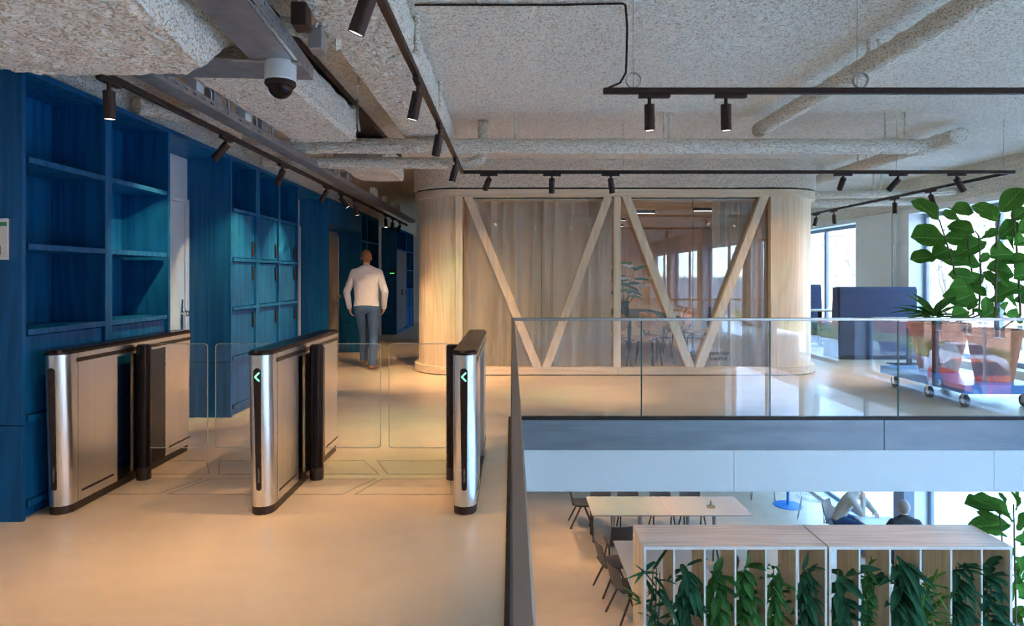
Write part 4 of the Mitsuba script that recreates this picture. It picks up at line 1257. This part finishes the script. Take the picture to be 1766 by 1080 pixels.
for i, y in enumerate((8.9,)):
    place('dining_chair', ac, 'dark chair hidden behind the left plywood screen', 'chair', G, tw=at(3.15, y + .9, ZL, 90))
t = Thing()
t.add('block', box(-.07, .07, -.04, .04, 0, .04, .004), 'mat_brass')
t.add('bottle', lathe([(0, .04), (.02, .04), (.02, .1), (.009, .12), (.009, .14), (0, .14)], 16), 'mat_wire', 40)
place('table_caddy', t, 'small wooden caddy with a bottle on the long table', 'caddy', tw=at(3.72, 12.0, ZL + .74))
# wire lounge chair and round table
t = Thing()
ws = []
for k in range(11):
    s = -1 + k / 5
    ws.append(tube([(s * .30, .26, .40 + .05 * s * s), (s * .28, -.05, .36 + .07 * s * s), (s * .30, -.26, .52 + .06 * s * s), (s * .26, -.36, .78)], .0035, 5))
for k in range(9):
    v = k / 8
    y, z = np.interp(v, [0, .4, .7, 1], [.26, -.05, -.26, -.36]), np.interp(v, [0, .4, .7, 1], [.40, .36, .52, .78])
    ws.append(tube([(s * .30, y, z + .06 * s * s) for s in np.linspace(-1, 1, 7)], .0035, 5))
t.add('basket', cat_(*ws), 'mat_wire')
for sx in (-1, 1):
    t.add('runner', tube([(sx * .2, .02, .37), (sx * .25, .27, .01), (sx * .25, -.32, .01), (sx * .2, -.08, .37)], .007, 6), 'mat_wire', True)
wc = t
place('wire_chair', wc, 'wire lounge chair with sled legs left of the seated man', 'chair', 'wire lounge chairs', tw=at(6.3, 13.5, ZL, 150))
place('wire_chair', wc, 'wire lounge chair nearer the floor edge, only its sled legs in view', 'chair', 'wire lounge chairs', tw=at(5.75, 14.7, ZL, 160))
t = Thing()
t.add('foot', lathe([(0, 0), (.30, 0), (.30, .012), (.05, .03), (0, .03)], 40), 'mat_trolley', 30)
t.add('column', cyl((0, 0, .03), (0, 0, .72), .03, 18), 'mat_trolley', 40)
t.add('top', cyl((0, 0, .72), (0, 0, .74), .32, 40), 'mat_white', 40)
place('side_table', t, 'round side table with a blue disc foot between the wire chairs', 'table', tw=at(6.1, 14.2, ZL))
t = Thing()
t.add('top', box(6.15, 6.8, 10.95, 11.55, .715, .74, .004), 'mat_white')
for x in (6.25, 6.7):
    t.add('leg', cyl((x, 11.25, 0), (x, 11.25, .715), .025, 12), 'mat_wire', 40)
place('window_table', t, 'pale table at the ground-floor window where two people sit', 'table', tw=T().translate([0, 0, ZL]))
for i, (x, y, a) in enumerate(((6.12, 12.0, -135), (6.3, 10.25, -5))):
    place('dining_chair', ac, ['dark chair under the seated man by the window', 'dark chair under the grey-haired person by the window'][i], 'chair', G, tw=at(x, y, ZL, a))
# lamps of the lower level
for i, (x, y, it) in enumerate(((.35, 10.4, 16), (.5, 12.6, 16), (2.1, 12.2, 14), (3.6, 12.2, 10), (.9, 8.3, 14), (2.7, 8.05, 1.6), (4.9, 8.05, 1.6))):
    t = Thing()
    z = ZLC if y > 6.6 else None
    if z is None:
        x = -.6
        z = ZLC
    t.add('can', lathe([(0, 0), (.045, 0), (.045, -.10), (.04, -.10), (.036, -.085), (0, -.085)], 24), 'mat_black', 30)
    t.add('lens', lathe([(0, -.0855), (.0355, -.0855), (.0355, -.0865), (0, -.0865)], 20), 'mat_white', emit=np.array(WARM) * 2)
    k = place('downlight', t, f'{ORD[i]} black downlight hidden under the upper floor slab', 'lamp', 'downlights of the lower level', tw=T().translate([x, y, z]))
    scene[k + '_beam'] = {'type': 'spot', 'to_world': T().look_at([x, y, z - .11], [x + (.5 if y < 6.6 else 0), y, ZL], [0, 1, 0]), 'intensity': RGB(np.array(WARM) * it), 'cutoff_angle': 42.0 if it > 3 else 66.0, 'beam_width': 18.0 if it > 3 else 40.0}


# ---------------------------------------------------------------- people
def ball(c, r, s=(1, 1, 1), n=28):
    return m3.Manifold.sphere(1.0, n).scale([r * s[0], r * s[1], r * s[2]]).translate(list(map(float, c)))


def bone(*cr):
    return m3.Manifold.batch_hull([ball(c, r, (1, 1, 1), 20) for c, r in cr])


def union(ms):
    return m3.Manifold.batch_boolean(ms, m3.OpType.Add)


def skinned(ms, edge=.022, it=10):
    u = (union(ms) if isinstance(ms, list) else ms).refine_to_length(edge)
    k = u.to_mesh()
    m = trimesh.Trimesh(k.vert_properties[:, :3], k.tri_verts)
    m.merge_vertices()
    trimesh.smoothing.filter_taubin(m, iterations=it)
    return m


def hand(w, d, n, s, curl=.5):
    """w wrist, d direction to the fingers, n palm normal, s +1/-1 side of the thumb."""
    d, n = np.array(d, float), np.array(n, float)
    d /= np.linalg.norm(d); n -= d * n.dot(d); n /= np.linalg.norm(n)
    c = np.cross(d, n) * s
    w = np.array(w, float)
    P = lambda a, b, e=0: w + d * a + c * b + n * e
    ms = [bone((P(.0, 0), .021), (P(.085, .030), .012), (P(.085, -.030), .011), (P(.03, .024), .014))]
    for b, L in ((.031, .072), (.011, .082), (-.010, .075), (-.030, .058)):
        p, ang = P(.085, b), 0.0
        for sgm, r in ((.45, .0085), (.32, .0078), (.23, .0068)):
            ang += curl * .75
            q = p + (d * math.cos(ang) + n * math.sin(ang)) * L * sgm
            ms.append(bone((p, r), (q, r * .92)))
            p = q
    ms += [bone((P(.025, .025), .012), (P(.05, .052, .012), .0095)), bone((P(.05, .052, .012), .0095), (P(.078, .056, .026), .008))]
    return ms


def head(c, fwd, up_=(0, 0, 1)):
    """skin parts of a head centred at c, looking along fwd; returns (manifolds, matrix)."""
    f = np.array(fwd, float); f /= np.linalg.norm(f)
    u = np.array(up_, float); u -= f * u.dot(f); u /= np.linalg.norm(u)
    rgt = np.cross(f, u)
    M = np.eye(4)[:3].copy()
    M[:, 0], M[:, 1], M[:, 2], M[:, 3] = rgt, f, u, c
    H = [ball((0, -.008, .02), 1, (.074, .096, .096)), ball((0, .022, -.045), 1, (.056, .068, .068)), m3.Manifold.batch_hull([ball((0, .088, .012), .009), ball((0, .112, -.022), .012), ball((.014, .098, -.026), .009), ball((-.014, .098, -.026), .009)])]
    for s in (-1, 1):
        H.append(ball((s * .077, -.008, -.005), 1, (.012, .02, .031)))
    H.append(ball((0, .075, -.085), 1, (.022, .018, .016)))
    return [h.transform(M) for h in H], M


def face_parts(t, M, body):
    W = np.eye(4); W[:3] = M
    for s in (-1, 1):
        e = trimesh.creation.icosphere(2, .0115); e.apply_translation((s * .031, .079, .012)); e.apply_transform(W)
        t.add('eye', e, 'mat_eye', True, body)
    l = trimesh.creation.icosphere(2, 1.0); l.apply_scale((.022, .008, .006)); l.apply_translation((0, .089, -.058)); l.apply_transform(W)
    t.add('mouth', l, 'mat_lip', True, body)


def hair_part(M, lower=-.02, front=.045, scale=1.07, back=-.06):
    h = ball((0, -.010, .022), 1, (.074 * scale + .003, .096 * scale + .003, .098 * scale + .003), 40)
    cut = m3.Manifold.cube([.4, .4, .4]).translate([-.2, front, -.4 + .055])
    low_ = m3.Manifold.cube([.4, .4, .4]).translate([-.2, -.01, -.4 + lower])
    low2 = m3.Manifold.cube([.4, .4, .4]).translate([-.2, -.3, -.4 + back])
    return (h - cut - low_ - low2).transform(M)


def person(J, label, hair, top, bottom, tw, shoes='mat_shoe', hairargs={}, extra=None):
    g = lambda k: np.array(J[k], float)
    mir = lambda k: [g(k + '_l'), g(k + '_r')]
    hips, kn, an, toe, sh, el, wr = (mir(k) for k in ('hip', 'knee', 'ankle', 'toe', 'shoulder', 'elbow', 'wrist'))
    wa, chst, nk, hd = g('waist'), g('chest'), g('neck'), g('head')

    def torso(e):
        side = (sh[1] - sh[0]); side /= np.linalg.norm(side)
        return [bone((sh[0] + [0, 0, -.02], .062 + e), (sh[1] + [0, 0, -.02], .062 + e), (chst - side * .09, .098 + e), (chst + side * .09, .098 + e)), bone((chst - side * .09, .098 + e), (chst + side * .09, .098 + e), (wa - side * .075, .092 + e), (wa + side * .075, .092 + e)),
                bone((sh[0] + [0, 0, -.02], .058 + e), (sh[1] + [0, 0, -.02], .058 + e), (nk, .055 + e))]

    def pelv(e):
        return [bone((wa + (hips[0] - hips[1]) * .4, .09 + e), (wa + (hips[1] - hips[0]) * .4, .09 + e), (hips[0], .095 + e), (hips[1], .095 + e))]

    def legs(e, ank=.04):
        o = []
        for k in (0, 1):
            o += [bone((hips[k], .088 + e), (kn[k], .056 + e)), bone((kn[k], .055 + e), (kn[k] * .62 + an[k] * .38, .054 + e), (an[k], ank + e))]
        return o

    def arms(e):
        o = []
        for k in (0, 1):
            o += [bone((sh[k], .054 + e), (el[k], .039 + e)), bone((el[k], .039 + e), (wr[k], .027 + e))]
        return o
    hm, M = head(hd, J['look'], J.get('up', (0, 0, 1)))
    ms = torso(0) + pelv(0) + legs(0) + arms(0) + hm + [bone((nk + [0, 0, -.03], .052), (hd - np.array(M)[:, 2] * .05 - np.array(M)[:, 1] * .01, .05))]
    for k in (0, 1):
        dd = wr[k] - el[k]
        hdir = np.array(J.get('hand_' + 'lr'[k], dd), float)
        ms += hand(wr[k], hdir, J['palm_' + 'lr'[k]], -1 if k == 0 else 1, J.get('curl', .5))
    t = Thing()
    bd = t.add('body', skinned(union(ms), .016, 5), 'mat_skin', True)
    face_parts(t, M, bd)
    t.add('hair', skinned(hair_part(M, **hairargs), .012, 6), hair, True)
    t.add('top', skinned(torso(.016) + arms(.014) + [bone((wa + (hips[0] - hips[1]) * .4, .104), (wa + (hips[1] - hips[0]) * .4, .104), (hips[0] + [0, 0, .03], .102), (hips[1] + [0, 0, .03], .102))], .02, 12), top, True)
    t.add('trousers', skinned(pelv(.008) + legs(.012, .05), .022, 10), bottom, True)
    for k in (0, 1):
        f = toe[k] - an[k]; f[2] = 0; f /= np.linalg.norm(f)
        fl = an[k] + [0, 0, -.045]
        t.add('shoe', skinned([bone((an[k] - f * .035 + [0, 0, -.04], .042), (an[k] + f * .02 + [0, 0, .0], .044), (toe[k] + [0, 0, 0], .036), (an[k] + f * .09 + [0, 0, -.03], .043))], .02, 6), shoes, True)
    if extra:
        extra(t)
    place('person', t, label, 'person', tw=tw)


person(dict(hip_l=(-.095, 0, .95), hip_r=(.095, 0, .95), knee_l=(-.095, .20, .54), knee_r=(.10, .06, .50), ankle_l=(-.09, .22, .13), ankle_r=(.10, -.06, .085), toe_l=(-.10, .36, .07), toe_r=(.13, .09, .04), waist=(0, 0, 1.10), chest=(0, .0, 1.34), shoulder_l=(-.185, 0, 1.485), shoulder_r=(.185, 0, 1.485),
            elbow_l=(-.30, -.03, 1.19), elbow_r=(.30, -.06, 1.19), wrist_l=(-.27, .02, .955), wrist_r=(.26, .05, .955), neck=(0, .0, 1.555), head=(-.01, .03, 1.715), look=(-.25, 1, -.05), palm_l=(1, .2, 0), palm_r=(-1, .2, 0), curl=.45),
       'man in a white shirt, blue jeans and brown shoes walking away beside the cabinets', 'mat_hair_brown', 'mat_shirt', 'mat_jeans', at(-2.24, 9.95, 0, 0), hairargs=dict(back=-.075))
person(dict(hip_l=(-.10, 0, .54), hip_r=(.10, 0, .54), knee_l=(-.13, .42, .52), knee_r=(.13, .42, .52), ankle_l=(-.13, .42, .09), ankle_r=(.13, .40, .09), toe_l=(-.14, .56, .04), toe_r=(.14, .54, .04), waist=(0, .05, .72), chest=(0, .17, .93), shoulder_l=(-.185, .22, 1.06), shoulder_r=(.185, .22, 1.06),
            elbow_l=(-.27, .44, .80), elbow_r=(.26, .46, .81), wrist_l=(-.05, .58, .785), wrist_r=(.09, .43, 1.02), hand_r=(-.35, -.1, .9), neck=(0, .27, 1.12), head=(0, .33, 1.265), look=(0, 1, -.25), palm_l=(0, 0, -1), palm_r=(-.6, -.8, 0), curl=.6),
       'seated man in a beige sweater with one hand at his mouth by the ground-floor window', 'mat_hair_blond', 'mat_sweater', 'mat_jeans', at(6.12, 12.0, ZL, -135))
person(dict(hip_l=(-.10, 0, .54), hip_r=(.10, 0, .54), knee_l=(-.12, .42, .52), knee_r=(.12, .42, .52), ankle_l=(-.13, .40, .09), ankle_r=(.13, .40, .09), toe_l=(-.14, .54, .04), toe_r=(.14, .54, .04), waist=(0, .0, .74), chest=(0, .04, .97), shoulder_l=(-.18, .06, 1.10), shoulder_r=(.18, .06, 1.10),
            elbow_l=(-.25, .24, .84), elbow_r=(.25, .24, .84), wrist_l=(-.12, .44, .785), wrist_r=(.12, .44, .785), neck=(0, .08, 1.17), head=(0, .12, 1.32), look=(-.2, 1, -.1), palm_l=(0, 0, -1), palm_r=(0, 0, -1), curl=.4),
       'grey-haired person seated with the back to the viewer by the ground-floor window', 'mat_hair_grey', 'mat_jacket', 'mat_jeans', at(6.3, 10.25, ZL, -5), hairargs=dict(scale=1.13, back=-.09, lower=-.05))

# ---------------------------------------------------------------- outside
SZ = -3.78
S('ground', box(XW + .38, 70, -70, 90, SZ - .1, SZ), 'mat_pave', 'pale paved street outside the windows')
S('ground_001', box(13.5, 18.5, -70, 90, SZ, SZ + .012), 'mat_asphalt', 'asphalt carriageway outside the windows')
t = Thing()
for y in np.arange(-60, 80, 8.0):
    t.add('hedge', lumpy(box(27.0, 27.8, y, y + 7.2, SZ, SZ + 1.1, .1), .08, .25, 4, int(y) + 99), 'mat_hedge', True)
place('hedge_row', t, 'clipped hedge across the street', 'hedge')


def house(x, y0, y1, h, m, label, gable=True):
    t = Thing()
    zt = SZ + h
    wp = sg.box(y0, SZ, y1, zt)
    if gable:
        wp = wp.union(sg.Polygon([(y0, zt), (y1, zt), ((y0 + y1) / 2, zt + (y1 - y0) * .45)]))
    rec = []
    nn = max(2, int((y1 - y0) / 3))
    for fl in range(int(h / 3)):
        for k in range(nn):
            yc = y0 + (y1 - y0) * (k + .5) / nn
            rec.append((yc - .6, yc + .6, SZ + .9 + 3 * fl, SZ + 2.5 + 3 * fl))
    for a, b, c, d in rec:
        wp = wp.difference(sg.box(a, c, b, d))
    t.add('wall', extrude(wp, .3, 'x', x), m)
    t.add('core', box(x + .35, x + 8, y0, y1, SZ, zt), m)
    for a, b, c, d in rec:
        k = t.add('window', extrude(sg.box(a, c, b, d).difference(sg.box(a + .08, c + .08, b - .08, d - .08)).union(sg.box((a + b) / 2 - .03, c, (a + b) / 2 + .03, d)), .1, 'x', x + .1), 'mat_white')
        t.add('glass', box(x + .19, x + .22, a, b, c, d), 'mat_car_glass', parent=k)
    if gable:
        ym, zp, e = (y0 + y1) / 2, zt + (y1 - y0) * .45, .4
        for s in (-1, 1):
            ye_ = ym + s * ((y1 - y0) / 2 + e)
            ze = zt - .45 * 2 * e
            t.add('roof', hull([(xx, yy, zz + q) for xx in (x - .3, x + 8.2) for yy, zz in ((ym, zp), (ye_, ze)) for q in (0.02, .2)]), 'mat_roof')
    else:
        t.add('roof', box(x - .2, x + 8.1, y0 - .1, y1 + .1, zt, zt + .4), 'mat_roof')
    place('house', t, label, 'building')


for i, (x, y0, y1, h, m, gb) in enumerate(((30, 52, 64, 9, 'mat_brick', False), (29, 35, 51, 9, 'mat_brick_pale', False), (31, 22, 34, 6, 'mat_brick', True), (30, 8, 20, 6, 'mat_brick_pale', True), (32, -8, 6, 6, 'mat_brick', True), (30, -24, -10, 9, 'mat_brick_pale', False), (34, -40, -27, 6, 'mat_brick', True), (31, -58, -43, 6, 'mat_brick', True))):
    house(x, y0, y1, h, m, f'{"brick" if m == "mat_brick" else "pale brick"} {"gabled " if gb else ""}house across the street, {ORD[i]} from the far end', gb)


def tree(x, y, h, seed, label):
    r = random.Random(seed)
    t = Thing()
    segs = []

    def grow(p, d, L, rad, lev):
        q = p + d * L
        segs.append(tube([p, (p + q) / 2 + np.array([r.uniform(-.05, .05) * L for _ in range(3)]), q], [rad, rad * .8, rad * .65], 5 if lev else 8, cap=False))
        if lev >= 4:
            return
        for _ in range(3 if lev < 3 else 4):
            nd = d + np.array([r.uniform(-.75, .75), r.uniform(-.75, .75), r.uniform(-.1, .5)])
            nd /= np.linalg.norm(nd)
            grow(p + d * L * r.uniform(.6, 1), nd, L * r.uniform(.55, .75), rad * .5, lev + 1)
    grow(np.array([x, y, SZ]), np.array([0, 0, 1.0]), h * .38, h * .018, 0)
    t.add('branches', cat_(*segs), 'mat_bark')
    place('bare_tree', t, label, 'tree', 'bare street trees')


for i, (x, y, h) in enumerate(((16.5, 24, 9), (17, 31, 10), (13, 21.5, 8), (20, 36, 10), (18, 14.5, 9), (14.5, 13.2, 8), (16, 2, 9), (17, -8, 9), (15, -15, 9), (19, -24, 10))):
    tree(x, y, h, 60 + i, f'bare leafless tree on the street outside, {ORD[i]} of ten')
t = Thing()
t.add('pole', cyl((0, 0, 0), (0, 0, 3.6), .06, 14, .045), 'mat_wire', 40)
t.add('arm', tube([(0, 0, 3.55), (-.1, .0, 3.75), (-.4, 0, 3.85), (-.8, 0, 3.86)], .035, 10), 'mat_wire', True)
t.add('lantern', box(-1.25, -.75, -.09, .09, 3.8, 3.9, .02), 'mat_wire')
place('street_lamp', t, 'grey curved street lamp outside', 'street lamp', tw=T().translate([15.5, -8.0, SZ]))


def car():
    t = Thing()
    low_ = sg.Polygon([(-2.3, .28), (-2.34, .55), (-2.2, .82), (-1.35, .93), (1.2, .90), (2.05, .80), (2.32, .60), (2.34, .28)]).buffer(.06).difference(sg.Point(-1.42, .30).buffer(.37)).difference(sg.Point(1.40, .30).buffer(.37))
    b = extrude(low_, 1.78, 'x', -.89)
    v = b.vertices.copy()
    b.vertices = np.stack([v[:, 1], v[:, 0], v[:, 2]], 1); b.invert()
    t.add('body', b, 'mat_car_grey', 30)
    cab = [(x, y, z) for x, z, w in ((-1.75, .92, .80), (-.95, 1.40, .62), (.25, 1.42, .62), (1.15, .92, .80)) for y in (-w, w)]
    t.add('cabin', hull(cab), 'mat_car_glass')
    t.add('roof', hull([(x, y, z) for x, w in ((-.98, .6), (.25, .6), (-.35, .6)) for y in (-w, w) for z in (1.40, 1.44)]), 'mat_car_grey')
    for x in (-1.42, 1.40):
        for y in (-.9, .72):
            w = t.add('wheel', cyl((x, y, .33), (x, y + .18, .33), .33, 28), 'mat_rubber', 40)
            t.add('rim', cyl((x, y - .01, .33), (x, y + .19, .33), .21, 10), 'mat_chrome', None, w)
    return t


cr = car()
for i, (x, y, a, m, lab) in enumerate(((22.0, -24.5, 100, 'mat_car_grey', 'dark grey saloon car parked outside'), (25.5, -23.0, 100, 'mat_car_white', 'white car parked behind the dark saloon outside'), (20.8, -15.6, 95, 'mat_car_red', 'red car parked outside'), (17.8, -17.6, 100, 'mat_car_grey', 'dark car parked nearest the building outside'), (22, 33, 90, 'mat_car_red', 'red car parked far down the street'))):
    place('car', cr, lab, 'car', tw=at(x, y, SZ + .01, a), override={k: m for k in ('body', 'roof')})
